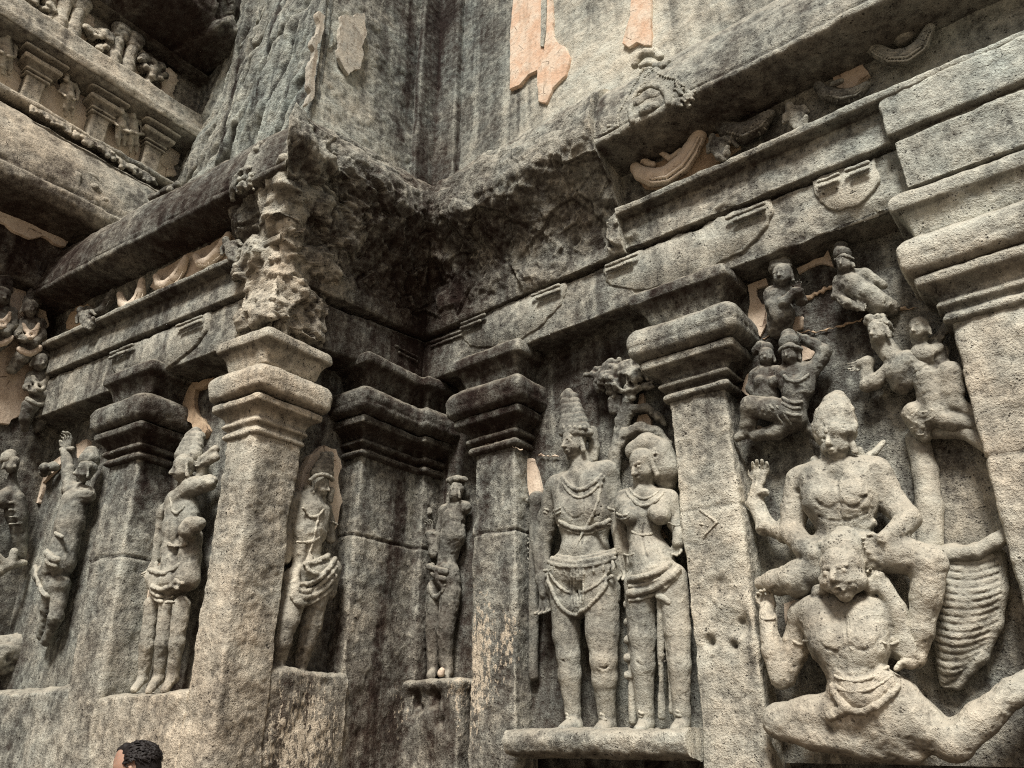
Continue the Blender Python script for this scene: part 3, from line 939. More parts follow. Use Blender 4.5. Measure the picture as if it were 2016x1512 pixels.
hk = hooks(rough_hook, chew(R, 650, 365, .5, 62, .36, .3), chew(R, 620, 300, .6, 45, .2), chew(M, 800, 525, .2, 75, .24, .3), chew(M, 930, 470, .2, 50, .10), chew(R, 740, 480, .4, 40, .12))
br = sweep('broken_cornice', BASE, BROKE, STONE_ROUGH, zs=[.93, .945, .985, 1, 1], segs=(1, 3), soft=1, wear=.4, wear_it=6, noise=(.02, .008, .006), seed=805, res=.013, hook=hk)
props(br, 'eroded broken cornice with dark hollows around the inner corner', 'cornice')

# projecting block of the lintel over the right pilaster
ub5 = M.hit(1762, 300, .46)[0]
o = sweep('lintel_block', rect(M, ub5, ub5 + 1.6, .43, .2), [(-.1, 4.985), (0, 4.99), (.0, 5.40), (-.035, 5.41), (-.035, 5.44), (.03, 5.45), (.03, 5.79), (-.2, 5.80)], STONE, zs=[1] * 4, soft=2, wear=.6, wear_it=8, noise=(.015, .012, .006), seed=960)
props(o, 'projecting lintel block over the pilaster at the right edge', 'lintel')
# ------------------------------------------------------------------ upper walls
UP = [(-.36, 7.33), (-.40, 8.6), (-.44, 13.5)]
UPZ = [.95, .95, 1, 1, 1]
def up_rock(Q):
    a = (Q - E1) @ L.du; z = Q[:, 2]
    s1 = np.column_stack([a * .85 - z * .5, a * .5 + z * .85, Q[:, 0] * 0])
    f = fbm(s1 * np.array([1, .28, 1]), 1.5, 5, 64, .6)
    rd = 1 - np.abs(fbm(s1 * np.array([1, .22, 1]) + 4, 2.2, 3, 65)) * 2
    sw = s1 + .08 * np.stack([fbm(Q, 3, 2, 5), fbm(Q, 3, 2, 6), Q[:, 0] * 0], 1)
    return .17 * f - .08 * sstep(.78, 1.0, rd) + .09 * (1 - 2 * np.abs(fbm(sw * np.array([1, .3, 1]), 3.4, 3, 66))) * .5 + .04 * fbm(sw * np.array([1, .35, 1]), 8, 3, 67) + .012 * fbm(Q, 14, 3, 68)
BL = np.array([L.pt(UL - .6, -.75)[:2], E1[:2], C1])
uw = sweep('raw_cliff', BL, [(-.36, 7.25), (-.40, 8.6), (-.44, 14.5)], STONE_BLUE, zs=[.95, .95, 1], segs=(0, 1), soft=1, wear=.2, noise=(.04, .006, .005), seed=901, res=.024, hook=up_rock)
props(uw, 'raw blue grey rock face rising above the left cornice', 'cliff')
uw = sweep('upper_wall', BASE, UP, STONE_UP, zs=UPZ, segs=(1, 2), soft=2, wear=.6, noise=(.04, .02, .008), seed=902, res=.025)
props(uw, 'tall upper wall left of the inner corner with a pale plaster strip', 'wall')
UWR = uw
uw = sweep('upper_wall', BASE, UP, STONE_UP, zs=UPZ, segs=(2, 4), soft=2, wear=.5, noise=(.02, .012, .006), seed=903, res=.022)
props(uw, 'grey upper wall of the main side with peach plaster remains', 'wall')
UWM = uw
# vertical carved strip in the corner of the upper wall
cst = thing('corner_strip', 'narrow carved dark pilaster strip in the corner of the upper wall', 'pilaster', (C1[0], C1[1], 7.3))
mt = mitres(BASE)[2]
off = lambda pl, u, w: pl.pt(u, w)[:2]
cs = seg_isect(R.pt(0, .0), R.du, M.pt(0, .0), M.du)
sweep('shaft', [R.pt(-.32, -.1)[:2], R.pt(-.32, .0)[:2], cs, M.pt(UC + .32, .0)[:2], M.pt(UC + .32, -.1)[:2]], [(0, 7.2), (0, 13.2)], STONE_DARK, cst, soft=2, noise=(.02, .012, .006), seed=905, res=.02)

# plaster remains on the upper wall
MU = M.shifted(-.085)
PL = lambda nm, pl, poly, mat, par, lab=None, w0=-.02, w1=.035, **k: props(slab(nm, pl, poly, w0, w1, mat, par, **k), lab)
PL('plaster_patch', MU, [(1012, -40), (1004, 60), (1003, 175), (1022, 168), (1040, 146), (1058, 137), (1060, 200), (1074, 203), (1088, 172), (1112, 150), (1120, 112), (1112, 92), (1090, 76), (1082, -40)], PLASTER_PEACH, UWM, 'largest peach plaster patch', jag=.008)
PL('plaster_patch', MU, [(1246, -40), (1240, 30), (1224, 86), (1238, 92), (1252, 82), (1268, 88), (1281, 90), (1280, -40)], PLASTER_PEACH, UWM, 'small peach plaster patch to the right', jag=.008)
PL('moulding_strip', MU, [(1066, -40), (1064, 90), (1070, 92), (1074, 60), (1076, -40)], STONE, UWM, jag=.004, w0=-.02, w1=.055)
RU = R.shifted(-.07)
PL('plaster_patch', RU, [(672, 30), (668, 110), (688, 150), (710, 130), (722, 60), (716, 24)], PLASTER_PALE, UWR, jag=.02, w1=.03)
LU = L.shifted(-.38)
PL('plaster_patch', RU, [(640, 30), (626, 100), (616, 200), (606, 204), (612, 120), (630, 24)], PLASTER_PALE, UWR, jag=.025, w1=.05)

# ------------------------------------------------------------------ rock mass standing on the outer corner capital
cap = thing('broken_bracket', 'battered tan rock bracket standing on the outer corner capital', 'bracket', (E1[0], E1[1], 4.7))
MASS = [(-.3, 4.99), (.10, 5.0), (.10, 5.3), (.11, 5.6), (.17, 5.8), (.16, 6.0), (.24, 6.2), (.30, 6.42), (.34, 6.5), (.2, 6.56), (-.3, 6.7)]
def mass_hook(Q):
    Qw = Q + .04 * np.stack([fbm(Q, 5, 2, 5), fbm(Q, 5, 2, 6), fbm(Q, 5, 2, 7)], 1)
    return .07 * fbm(Q, 2.5, 3, 66) + .09 * facet(Qw, 3.4, 67) + .03 * facet(Qw, 9, 68) + .014 * fbm(Q, 16, 3, 69)
sweep('rock_mass', [L.pt(uL + .05, -.4)[:2], L.pt(uL + .05, -.02)[:2], (E1 - np.array([0, 0, 0]))[:2], R.pt(uR - .02, .28)[:2], R.pt(uR - .02, -.1)[:2]], MASS, STONE_PALE, cap, zs=[.93] * 5, soft=2, wear=.8, wear_it=12, noise=(.02, .02, .01), seed=950,
      hook=hooks(mass_hook, chew(R, 600, 480, .35, 26, .12), chew(L, 505, 470, .1, 22, .12), chew(R, 545, 480, .4, 18, .1)))
# ------------------------------------------------------------------ far left pavilion: eave, gallery, shrine band, overhanging rock
zE = FW.hit(100, 378, .7)[1]; zT = FW.hit(150, 283, .35)[1]; zB = FW.hit(155, 248, .4)[1]
zG = FW.hit(170, 128, .4)[1]; zU = FW.hit(172, 107, .4)[1]; zP = FW.hit(265, 66, .2)[1]
FP = [FW.pt(-4.5, 0)[:2], FW.pt(1.7, 0)[:2]]
def far(name, label, cat, prof, mat, seed, **k):
    kw = dict(res=.025, soft=1, wear=.6, wear_it=6, noise=(.02, .014, .006)); kw.update(k)
    return props(sweep(name, FP, prof, mat, seed=seed, **kw), label, cat)
far('stone_wall', 'dark lower wall of the pavilion at the far left', 'wall', [(0, -.05), (0, zE - .9)], STONE_DARK, 31)
eave = far('eave', 'broad curved pavilion eave in pale tan stone', 'eave', [(-.1, zE - .92), (.18, zE - .88), (.22, zE - .8), (.23, zE - .24), (.5, zE - .15), (.66, zE - .12), (.72, zE - .02), (.73, zE + .08), (.66, zE + .12), (.68, zE + .2), (.62, zE + .55), (.5, zE + .85), (.38, zT - .02), (.1, zT), (-.1, zT + .01)], STONE_PALE, 32, noise=(.03, .016, .006))
gal = far('gallery', 'little pavilion gallery with a plastered back wall', 'gallery', [(-.1, zT + .012), (.18, zT + .02), (.2, zT + .12), (.36, zB - .12), (.40, zB - .06), (.40, zB - .01), (.32, zB + .02), (-.06, zB + .04), (-.08, zG - .1), (.14, zG - .08), (.30, zG - .04), (.34, zG)], STONE, 33)
band = far('shrine_band', 'upper pavilion band with stubby balusters under the overhang', 'frieze', [(.1, zG + .005), (.34, zG + .01), (.36, zU - .02), (.34, zU), (.30, zU + .15), (.28, zU + .3), (.06, zU + .32), (.04, zP), (.3, zP + .03)], STONE_PALE, 34)
UO = FW.hit(225, 60, .1)[0]
def oh(Q): return .75 * sstep(UO - .35, UO + .15, (Q - FW.o) @ FW.du) * sstep(zP + .1, zP + .5, Q[:, 2]) + .3 * fbm(Q, .8, 3, 68, .5) + .22 * facet(Q, 1.1, 69) + .06 * facet(Q, 3, 70)
far('overhanging_rock', 'black raw rock overhang above the pavilion', 'rock', [(.0, zP + .04), (.06, zP + .1), (.1, zP + .4), (.1, zP + 1), (.1, zP + 3.4)], STONE_DARK, 35, res=.04, hook=oh)
# plaster skin behind the gallery figures
FB = FW.shifted(-.06)
BK = [FW.hit(x, y, 0)[0] for x, y in ((-40, 50), (84, 128), (208, 208), (310, 275), (352, 305))]
for i, (a, b) in enumerate(zip(BK[:-1], BK[1:])):
    n = random.randint(0, 99)
    z0, z1 = zB + .06, zG - .12
    slab('plaster_skin', FB, [(a, z0 + .1), (a, z1), (b, z1), (b, z0 + .3), ((a + b) / 2, z0 + .12)], -.02, .05, PLASTER_LIT, gal, jag=.05, metric=True, seed=n)
for i, (a, b) in enumerate([(FW.hit(*p, .06)[0], FW.hit(*q, .06)[0]) for p, q in (((100, 5), (178, 58)), ((214, 82), (280, 122)), ((320, 150), (345, 170)))]):
    slab('plaster_skin', FW.shifted(.06), [(a, zU + .36), (a, zP - .06), (b, zP - .06), (b, zU + .36)], -.02, .025, PLASTER_LIT, band, jag=.03, metric=True, seed=i + 7)
# soffit plaster remnant
slab('plaster_patch', FW.shifted(.25), [(-20, 398), (0, 402), (60, 432), (135, 452), (142, 470), (130, 486), (84, 466), (62, 472), (10, 440), (-20, 430)], -.06, .03, PLASTER, eave, jag=.02)

def small_pilaster(px_top, px_bot, label, pl, w, wid, mat):
    ut, zt, _ = pl.hit(*px_top, w); ub, zb, _ = pl.hit(*px_bot, w)
    u = (ut + ub) / 2
    zb, zt = zB + .03, zG - .06
    H = zt - zb
    path = rect(pl, u - wid / 2, u + wid / 2, w, -.1)
    t = thing('gallery_pilaster', label, 'pilaster', tuple(pl.pt(u, w, zb)), 'stubby gallery pilasters')
    pr = lambda a: [(o, zb + H * f) for o, f in a]
    sweep('shaft', path, pr([(0.03, 0), (.03, .1), (0, .13), (0, .62)]), mat, t, res=.02, soft=1, noise=(.008, .006, .003), seed=3)
    sweep('capital', path, pr([(0, .60), (.03, .61), (.03, .64), (.0, .65), (.0, .67), (.04, .68), (.04, .71), (.02, .72), (.05, .76), (.1, .80), (.11, .86), (.06, .9), (.04, .92), (.14, .96), (.15, 1.0), (0, 1.0)]), mat, t, res=.014, soft=1, noise=(.006, .006, .003), seed=5)
for (a, b, lab) in (((95, 85), (70, 170), 'gallery pilaster at the far left beside the plaster patch'), ((218, 170), (195, 245), 'gallery pilaster between two pale niches'), ((316, 250), (300, 300), 'gallery pilaster tucked against the dark rock face')):
    small_pilaster(a, b, lab, FW, .13, .22, STONE_PALE)
for i, (x, y, lab) in enumerate(((124, 22, 'leftmost of the four stubby balusters'), (150, 40, 'second baluster from the left on the shrine band'), (230, 95, 'third baluster from the left on the shrine band'), (257, 108, 'rightmost baluster of the shrine band'))):
    u, z, dep = FW.hit(x, y, .16)
    t = thing('baluster', lab, 'baluster', tuple(FW.pt(u, .16, zU + .3)), 'balusters of the shrine band')
    H = zP - zU - .3
    S = Sculpt(FW, .018)
    S.m((u, .16, zU + .3, .10), (u, .16, zU + .3 + H * .2, .10), k=.01); S.m((u, .16, zU + .3 + H * .2, .085), (u, .16, zU + .3 + H * .75, .075), k=.01)
    S.build('shaft', STONE_PALE, t, seed=i)
    S = Sculpt(FW, .018)
    for q, rr in ((.74, .1), (.82, .11), (.92, .13)): S.m((u - .03, .16, zU + .3 + H * q, rr * .8), (u + .03, .16, zU + .3 + H * q, rr * .8), k=.004)
    S.build('capital', STONE_PALE, t, seed=i)
for i, (x, y, lab) in enumerate(((85, 5, 'worn carved panel left of the balusters'), (195, 72, 'worn carved panel between the pairs of balusters'), (302, 145, 'worn carved panel at the dark end of the shrine band'))):
    S = Sculpt(FW, .02)
    rr = np.random.default_rng(50 + i)
    for k in range(15):
        dx, dy = rr.uniform(-24, 24), rr.uniform(-22, 22)
        S.c((x + dx, y + dy + dx * .5, .14, rr.uniform(7, 12)), (x + dx + rr.uniform(-10, 10), y + dy + dx * .5 + rr.uniform(-6, 6), .22, rr.uniform(4, 8)), k=.02)
    o = S.build('shrine_carving', STONE_PALE, None, rough=1.3, seed=i)
    props(o, lab, 'carving', 'carved panels of the shrine band')
# creeping foliage below the gallery and the eye shaped ornament on the eave
for i, (x, y, lab) in enumerate(((100, 235, 'curling leaf scroll under the gallery, nearest the plaster patch'), (185, 285, 'curling leaf scroll under the gallery, the middle one'), (265, 335, 'curling leaf scroll under the gallery, nearest the dark corner'))):
    S = Sculpt(FW, .016)
    rr = np.random.default_rng(70 + i)
    for k in range(12):
        t = k / 11 * 2 - 1
        xx, yy = x + 38 * t, y + 21 * t
        S.c((xx, yy - 5, .46, 4.5), (xx + rr.uniform(-5, 7), yy + rr.uniform(-2, 9), .5, rr.uniform(3, 5)), (xx + 8, yy + 8 + rr.uniform(-3, 3), .46, 3), k=.012)
    props(S.build('leaf_scroll', STONE, None, rough=.8, seed=i), lab, 'carving', 'leaf scrolls under the gallery')
S = Sculpt(FW, .016)
S.arc([(152, 345), (160, 395), (206, 396)], 8, .64, n=14); S.arc([(156, 348), (190, 352), (208, 392)], 6, .60, n=14)
S.c((185, 372, .62, 12), (192, 378, .62, 9))
props(S.build('eave_ornament', STONE, None, rough=.9), 'eye shaped horseshoe ornament on the pavilion eave', 'ornament')
# ------------------------------------------------------------------ relief figures
def figure(name, label, pl, base, parts, cat='sculpture', group=None, rough=.55):
    u, z, _ = pl.hit(base[0], base[1], base[2] if len(base) > 2 else .1)
    t = thing(name, label, cat, tuple(pl.pt(u, .1, z)), group)
    for i, (nm, S, mat) in enumerate(parts):
        S.build(nm, mat, t, rough=rough, seed=i * 7 + len(label))
    return t
S_ = Sculpt
def bands(C, B, items, r=3.0, lift=.75):
    """Bracelets, armlets and anklets: (x, y, half width, sag) laid over the limbs of B."""
    for x, y, hw, sag in items:
        hw *= .72
        C.drape(B, [(x - hw, y), (x, y + sag), (x + hw, y)], r, lift, k=.004, n=9)
def grooves(B, lines, r=1.6, lift=.9):
    for ln in lines: B.drape(B, ln, r, lift, k=.006, n=14, op=-1)
GRP = 'relief figures carved in the niches'

# standing man with tall crown, wide niche
B = S_(M, .0095)
B.c((1122, 968, .21, 36), (1132, 1010, .24, 40), (1140, 1050, .22, 36)).c((1172, 950, .21, 36), (1168, 1010, .24, 38), (1165, 1050, .22, 34))
B.c((1100, 958, .19, 24), (1148, 940, .2, 26), (1194, 930, .19, 25)).c((1142, 900, .2, 21), (1150, 945, .2, 26))
B.c((1142, 1085, .22, 40), (1162, 1085, .22, 40)).c((1118, 1125, .22, 40), (1180, 1125, .23, 42), k=.035)
B.c((1116, 1160, .22, 34), (1116, 1250, .20, 28), (1119, 1292, .21, 23), (1122, 1330, .19, 23), (1128, 1400, .15, 15.5), (1130, 1424, .15, 15))
B.c((1184, 1160, .24, 38), (1186, 1245, .25, 33), (1188, 1300, .26, 26), (1190, 1335, .23, 25), (1194, 1400, .18, 17), (1196, 1424, .17, 16))
for x0, x1 in ((1130, 1112), (1196, 1182)):
    B.c((x0, 1428, .17, 18), (x1, 1440, .32, 15), k=.02)
    for q in range(5): B.c((x1 - 12 + q * 6, 1444, .35, 5), (x1 - 15 + q * 6, 1447, .40, 4), k=.004)
B.c((1096, 962, .18, 25), (1080, 1020, .16, 21), (1066, 1080, .15, 18)).c((1066, 1080, .15, 18), (1070, 1140, .18, 16), (1074, 1168, .2, 13))
B.hand(1074, 1172, .2, -88, 52, .9)
B.c((1198, 940, .17, 22), (1216, 1010, .13, 18), (1226, 1085, .16, 15)); B.hand(1230, 1096, .18, -82, 56, .6)
B.head(1131, 872, .27, 33, -22, .02, -8, .6)
B.c((1165, 850, .16, 12), (1170, 880, .15, 11), (1168, 905, .16, 9), k=.012)
H = S_(M, .009); H.stack((1132, 846, .25, 30), (1121, 782, .2, 17), 7).c((1120, 775, .19, 11)); H.c((1108, 852, .28, 9), (1132, 850, .34, 9), (1160, 852, .26, 9), k=.008)
for q in range(5): H.c((1112 + q * 10, 842, .36 - abs(q - 2) * .02, 5), k=.004)
B.c((1096, 1150, .20, 24), (1112, 1185, .22, 24), (1140, 1196, .24, 20), k=.03).c((1190, 1150, .22, 24), (1166, 1180, .25, 22), (1140, 1196, .24, 20), k=.03)
C = S_(M, .0085)
for q, (dy, r) in enumerate(((0, 6), (9, 5), (-8, 4.5))): C.drape(B, [(1080, 1098 + dy), (1142, 1106 + dy), (1210, 1090 + dy)], r, .7)
C.drape(B, [(1080, 1135), (1104, 1194), (1140, 1210)], 4.5, .8); C.drape(B, [(1140, 1210), (1172, 1180), (1210, 1126)], 4.5, .8); C.drape(B, [(1080, 1122), (1108, 1160), (1140, 1168)], 3.5, .7); C.drape(B, [(1140, 1168), (1176, 1150), (1208, 1114)], 3.5, .7)
for q in range(5): C.drape(B, [(1128 + q * 5, 1108), (1126 + q * 6, 1150), (1128 + q * 5, 1200)], 3.2, .5)
C.drape(B, [(1102, 1026), (1150, 1042), (1200, 1024)], 5, .8); C.drape(B, [(1100, 1034), (1150, 1051), (1200, 1033)], 3, .7); C.drape(B, [(1182, 935), (1176, 990), (1132, 1080)], 3, .7)
C.drape(B, [(1108, 938), (1142, 964), (1184, 934)], 4, .8); C.drape(B, [(1104, 942), (1142, 980), (1190, 938)], 3, .8)
bands(C, B, [(1088, 1000, 22, 6), (1088, 1008, 22, 6), (1074, 1120, 18, 5), (1128, 1412, 18, 5), (1196, 1412, 19, 5), (1128, 1405, 18, 5), (1196, 1405, 19, 5), (1210, 1000, 18, 5)])
for q in range(7): C.drape(B, [(1092 + q * 19, 1106 + 7 * math.sin(q / 6 * 3.14)), (1093 + q * 19, 1122 + 8 * math.sin(q / 6 * 3.14))], 3, .6)
grooves(B, [[(1150, 965), (1149, 1005), (1146, 1070)], [(1108, 1000), (1128, 1020), (1148, 1010)], [(1152, 1008), (1174, 1016), (1192, 996)], [(1108, 1300), (1120, 1308), (1134, 1300)], [(1176, 1308), (1188, 1316), (1202, 1308)]])
ST = S_(M, .011); ST.c((1058, 985, .16, 19), (1056, 1000, .16, 14), (1052, 1120, .12, 11), (1050, 1330, .06, 10), k=.01).c((1040, 985, .16, 6), (1078, 985, .18, 6), k=.008)
figure('standing_figure', 'standing crowned man with a looped waist sash beside the dark pilaster', M, (1160, 1440, .2), [('body', B, STONE_FIG), ('crown', H, STONE_FIG), ('waist_sash', C, STONE_FIG), ('staff', ST, STONE_FIG_DARK)], group=GRP, rough=.32)

# standing woman under the tree
B = S_(M, .0095)
B.c((1238, 1000, .22, 30), (1250, 1005, .24, 30), k=.03).c((1300, 1000, .22, 30)).c((1232, 985, .2, 22), (1268, 978, .2, 24), (1312, 985, .19, 22))
B.c((1266, 940, .2, 19), (1270, 985, .2, 24)).c((1268, 1020, .2, 36), (1268, 1060, .2, 31), (1282, 1100, .21, 42), (1290, 1130, .22, 46), k=.035)
B.c((1262, 1150, .23, 34), (1264, 1250, .22, 28), (1266, 1310, .22, 23), (1270, 1400, .17, 17), (1272, 1422, .16, 16))
B.c((1322, 1140, .21, 32), (1334, 1240, .2, 26), (1338, 1310, .2, 22), (1342, 1400, .16, 17), (1344, 1418, .15, 16))
for x0, x1 in ((1272, 1260), (1344, 1330)):
    B.c((x0, 1426, .16, 16), (x1, 1438, .28, 13), k=.02)
    for q in range(5): B.c((x1 - 10 + q * 5, 1441, .31, 4.5), (x1 - 12 + q * 5, 1444, .35, 3.5), k=.004)
B.head(1268, 918, .25, 37, -28, -.12, -22, .3)
B.c((1240, 1012, .30, 23), (1242, 1016, .32, 20), k=.012).c((1298, 1010, .29, 23), (1300, 1014, .31, 20), k=.012)
B.c((1318, 985, .18, 20), (1330, 1030, .16, 16), (1342, 1052, .18, 15), (1336, 1068, .2, 13)).c((1226, 990, .17, 18), (1222, 1040, .14, 14), (1238, 1090, .16, 12), (1244, 1120, .2, 11))
B.hand(1244, 1124, .2, -95, 40, .8); B.hand(1334, 1072, .2, -120, 34, 1.1)
H = S_(M, .009); H.c((1296, 905, .16, 36), (1308, 925, .14, 33), (1312, 950, .12, 20), k=.02).c((1250, 888, .24, 20), (1275, 876, .22, 24), (1300, 886, .18, 24), k=.02)
for q in range(9): H.c((1248 + q * 7, 892 - 14 * math.sin(q / 8 * math.pi), .30 - .012 * q, 4.5), k=.004)
H.c((1290, 897, .27, 9), k=.006).c((1290, 897, .30, 4.5), k=.003, op=-1)
C = S_(M, .0085)
for q, (y0, y1, y2, r) in enumerate(((1080, 1122, 1140, 7), (1096, 1138, 1154, 4), (1104, 1150, 1168, 8), (1116, 1164, 1182, 4))): C.drape(B, [(1346, y0), (1300, y1), (1240, y2)], r, .6)
C.c((1240, 1168, .26, 8), (1244, 1290, .20, 8), (1246, 1420, .15, 9), k=.01).c((1299, 1180, .26, 7), (1301, 1290, .22, 7), (1303, 1410, .16, 8), k=.01).c((1311, 1182, .24, 6), (1316, 1300, .2, 5), (1322, 1400, .16, 5), k=.01)
for yy in (1190, 1225, 1260, 1295, 1330): C.c((1236, yy, .27 - (yy - 1190) * .0005, 9), (1250, yy, .26 - (yy - 1190) * .0005, 9), k=.006)
C.c((1298, 1172, .30, 9), (1318, 1184, .29, 8), k=.008)
C.drape(B, [(1234, 968), (1268, 996), (1306, 970)], 3.4, .7); C.drape(B, [(1240, 962), (1268, 982), (1298, 964)], 2.6, .7)
bands(C, B, [(1226, 1010, 16, 5), (1226, 1017, 16, 5), (1238, 1090, 14, 4), (1332, 1030, 16, 5), (1270, 1408, 17, 4), (1344, 1406, 17, 4), (1270, 1401, 17, 4), (1344, 1399, 17, 4)])
C.drape(B, [(1244, 1046), (1268, 1054), (1296, 1044)], 3, .6)
grooves(B, [[(1254, 1302), (1266, 1310), (1280, 1302)], [(1326, 1300), (1338, 1308), (1350, 1300)], [(1268, 1030), (1266, 1060), (1274, 1096)]])
figure('standing_figure', 'standing woman with a round bun of hair under the carved tree', M, (1300, 1440, .2), [('body', B, STONE_FIG), ('hair', H, STONE_FIG), ('hip_scarf', C, STONE_FIG)], group=GRP, rough=.32)

# carved tree over the woman
T1 = S_(M, .010)
T1.c((1206, 1030, .08, 13), (1206, 940, .10, 14), (1214, 890, .11, 14), (1232, 856, .12, 13), (1262, 842, .12, 12), (1292, 850, .11, 11), (1316, 872, .08, 9))
T1.c((1214, 890, .1, 12), (1222, 830, .1, 12), (1236, 790, .12, 10), (1238, 765, .14, 11)).c((1226, 840, .1, 10), (1246, 806, .11, 9), (1272, 802, .11, 9), (1298, 822, .08, 8)).c((1298, 822, .08, 8), (1310, 836, .05, 6))
T1.stack((1212, 808, .12, 14), (1214, 788, .12, 17), 4)
T2 = S_(M, .010)
rr = np.random.default_rng(3)
for q in range(84):
    a = rr.uniform(0, 6.28); r = rr.uniform(.1, 1) ** .6
    x, y = 1224 + 60 * r * math.cos(a), 744 + 36 * r * math.sin(a)
    b = rr.uniform(0, 6.28)
    T2.c((x, y, .10 + .12 * (1 - r) + rr.uniform(0, .05), rr.uniform(5, 9)), (x + 14 * math.cos(b), y + 10 * math.sin(b), .14 + .1 * (1 - r), rr.uniform(3, 6)), k=.012)
T2.c((1200, 745, .08, 26), (1250, 742, .08, 28), k=.03)
figure('carved_tree', 'carved leafy tree arching over the standing woman', M, (1208, 1030, .1), [('trunk', T1, STONE_FIG_DARK), ('foliage', T2, STONE_FIG)], cat='carving', rough=.8)

# large seated four armed figure
B = S_(M, .0095)
B.c((1612, 950, .30, 40), (1625, 985, .33, 44), (1648, 1030, .30, 40), (1660, 1060, .3, 38)).c((1690, 940, .29, 40), (1682, 985, .33, 44), (1676, 1030, .3, 40))
B.c((1585, 945, .26, 30), (1648, 930, .28, 34), (1722, 928, .26, 31)).c((1648, 895, .27, 26), (1650, 935, .27, 32))
B.head(1646, 868, .35, 43, -12, 0, -6, .7); B.c((1622, 850, .38, 14), (1646, 846, .42, 15), (1672, 848, .38, 14), k=.02)
B.c((1576, 950, .26, 30), (1566, 1000, .26, 27), (1560, 1046, .30, 22)).c((1560, 1050, .32, 24), (1586, 1078, .38, 21), (1606, 1092, .42, 17)); B.hand(1608, 1092, .43, 5, 46, .9)
B.c((1728, 938, .25, 31), (1752, 985, .24, 28), (1784, 1018, .30, 24)).c((1788, 1020, .32, 25), (1768, 1046, .4, 20), (1740, 1064, .44, 17)); B.hand(1738, 1066, .44, 190, 48, .9, thumb=-1)
B.c((1575, 965, .2, 22), (1545, 1050, .18, 19), (1506, 1035, .15, 18), (1486, 990, .13, 17), (1490, 962, .13, 15), k=.03)
B.hand(1492, 950, .14, 72, 50, .5); B.c((1478, 975, .14, 9), (1506, 970, .16, 9), k=.008)
B.c((1546, 1004, .26, 8), (1590, 1002, .30, 8), k=.01)
B.c((1640, 1085, .3, 44), (1700, 1085, .32, 42), k=.04)
B.c((1608, 1120, .34, 36), (1570, 1142, .34, 34), (1530, 1146, .3, 24), (1500, 1148, .24, 15)).c((1604, 1110, .38, 12), (1530, 1128, .34, 9), k=.01)
B.c((1704, 1096, .34, 38), (1770, 1092, .36, 36), (1826, 1106, .34, 34)).c((1830, 1112, .34, 33), (1824, 1170, .33, 29), (1812, 1240, .3, 25), (1800, 1292, .28, 20), (1788, 1304, .34, 15), k=.03)
for q in range(5): B.c((1780 - q * 1.5, 1302 + q * 3, .37, 5), (1770 - q * 1.5, 1306 + q * 3, .40, 4.2), k=.004)
B.c((1655, 1052, .36, 9), (1700, 1036, .36, 10), (1718, 1030, .34, 9), k=.015)
H = S_(M, .0095)
H.c((1644, 848, .31, 42), (1644, 822, .30, 38), (1646, 800, .27, 28), (1650, 782, .24, 15), k=.03)
for q in range(16):
    a = q / 16 * 6.28
    H.c((1644 + 38 * math.cos(a), 838 + 13 * math.sin(a), .34 + .10 * max(0, math.sin(a)), 9), k=.008); H.c((1645 + 30 * math.cos(a + .3), 810 + 10 * math.sin(a), .32 + .08 * max(0, math.sin(a)), 8), k=.008)
grooves(B, [[(1650, 945), (1652, 985), (1662, 1040)], [(1606, 985), (1630, 1000), (1650, 990)], [(1660, 990), (1686, 998), (1706, 976)], [(1612, 1016), (1656, 1026), (1708, 1010)]], 2.2)
E_ = S_(M, .0095); E_.c((1604, 905, .28, 8), (1612, 914, .3, 10), (1598, 918, .24, 9), k=.008).c((1690, 886, .26, 9), (1700, 905, .24, 8), (1722, 890, .16, 7), (1740, 870, .08, 5), k=.01)
figure('seated_figure', 'large bare chested four armed figure riding on the shoulders of its bearer', M, (1650, 1140, .3), [('body', B, STONE_FIG_PALE), ('crown', H, STONE_FIG_PALE), ('ear_ornaments', E_, STONE_FIG)], group=GRP, rough=.5)

# kneeling bearer below
B = S_(M, .0095)
B.c((1618, 1215, .34, 46), (1640, 1265, .38, 48), (1668, 1310, .36, 44), (1688, 1345, .36, 44)).c((1708, 1215, .34, 46), (1700, 1265, .38, 48), (1696, 1310, .36, 44))
B.c((1588, 1214, .3, 34), (1660, 1204, .33, 40), (1736, 1212, .3, 34)).c((1672, 1360, .36, 40), (1700, 1366, .40, 42), (1730, 1350, .38, 40), k=.04)
B.head(1660, 1130, .47, 56, -10, 0, -4, .3, ears=False); B.c((1632, 1146, .48, 20), (1688, 1144, .48, 20), k=.03)
for x, y in ((1612, 1166), (1714, 1156)): B.c((x, y, .40, 15), (x + (10 if x < 1650 else -8), y - 6, .42, 13), k=.012)
B.c((1584, 1222, .28, 32), (1566, 1276, .26, 27), (1544, 1332, .27, 23)).c((1538, 1334, .29, 22), (1520, 1280, .31, 21), (1513, 1225, .29, 17), (1510, 1196, .27, 14), k=.012); B.hand(1514, 1194, .27, 95, 46, 1.1)
B.c((1742, 1222, .28, 32), (1762, 1265, .28, 28), (1790, 1290, .30, 22)).c((1790, 1286, .32, 21), (1766, 1200, .36, 17), (1730, 1138, .40, 15)); B.hand(1732, 1142, .4, 125, 40, 1.2)
B.c((1700, 1392, .3, 50), (1760, 1380, .28, 52), k=.04).c((1680, 1400, .34, 40), (1600, 1408, .34, 36), (1536, 1416, .33, 30)).c((1532, 1424, .33, 29), (1600, 1446, .36, 28), (1700, 1468, .34, 26), (1800, 1482, .28, 24), k=.03)
B.c((1770, 1382, .3, 44), (1830, 1436, .30, 40), (1872, 1462, .3, 36)).c((1876, 1462, .3, 36), (1928, 1418, .28, 32), (1990, 1366, .25, 26), (2030, 1340, .2, 22), k=.03)
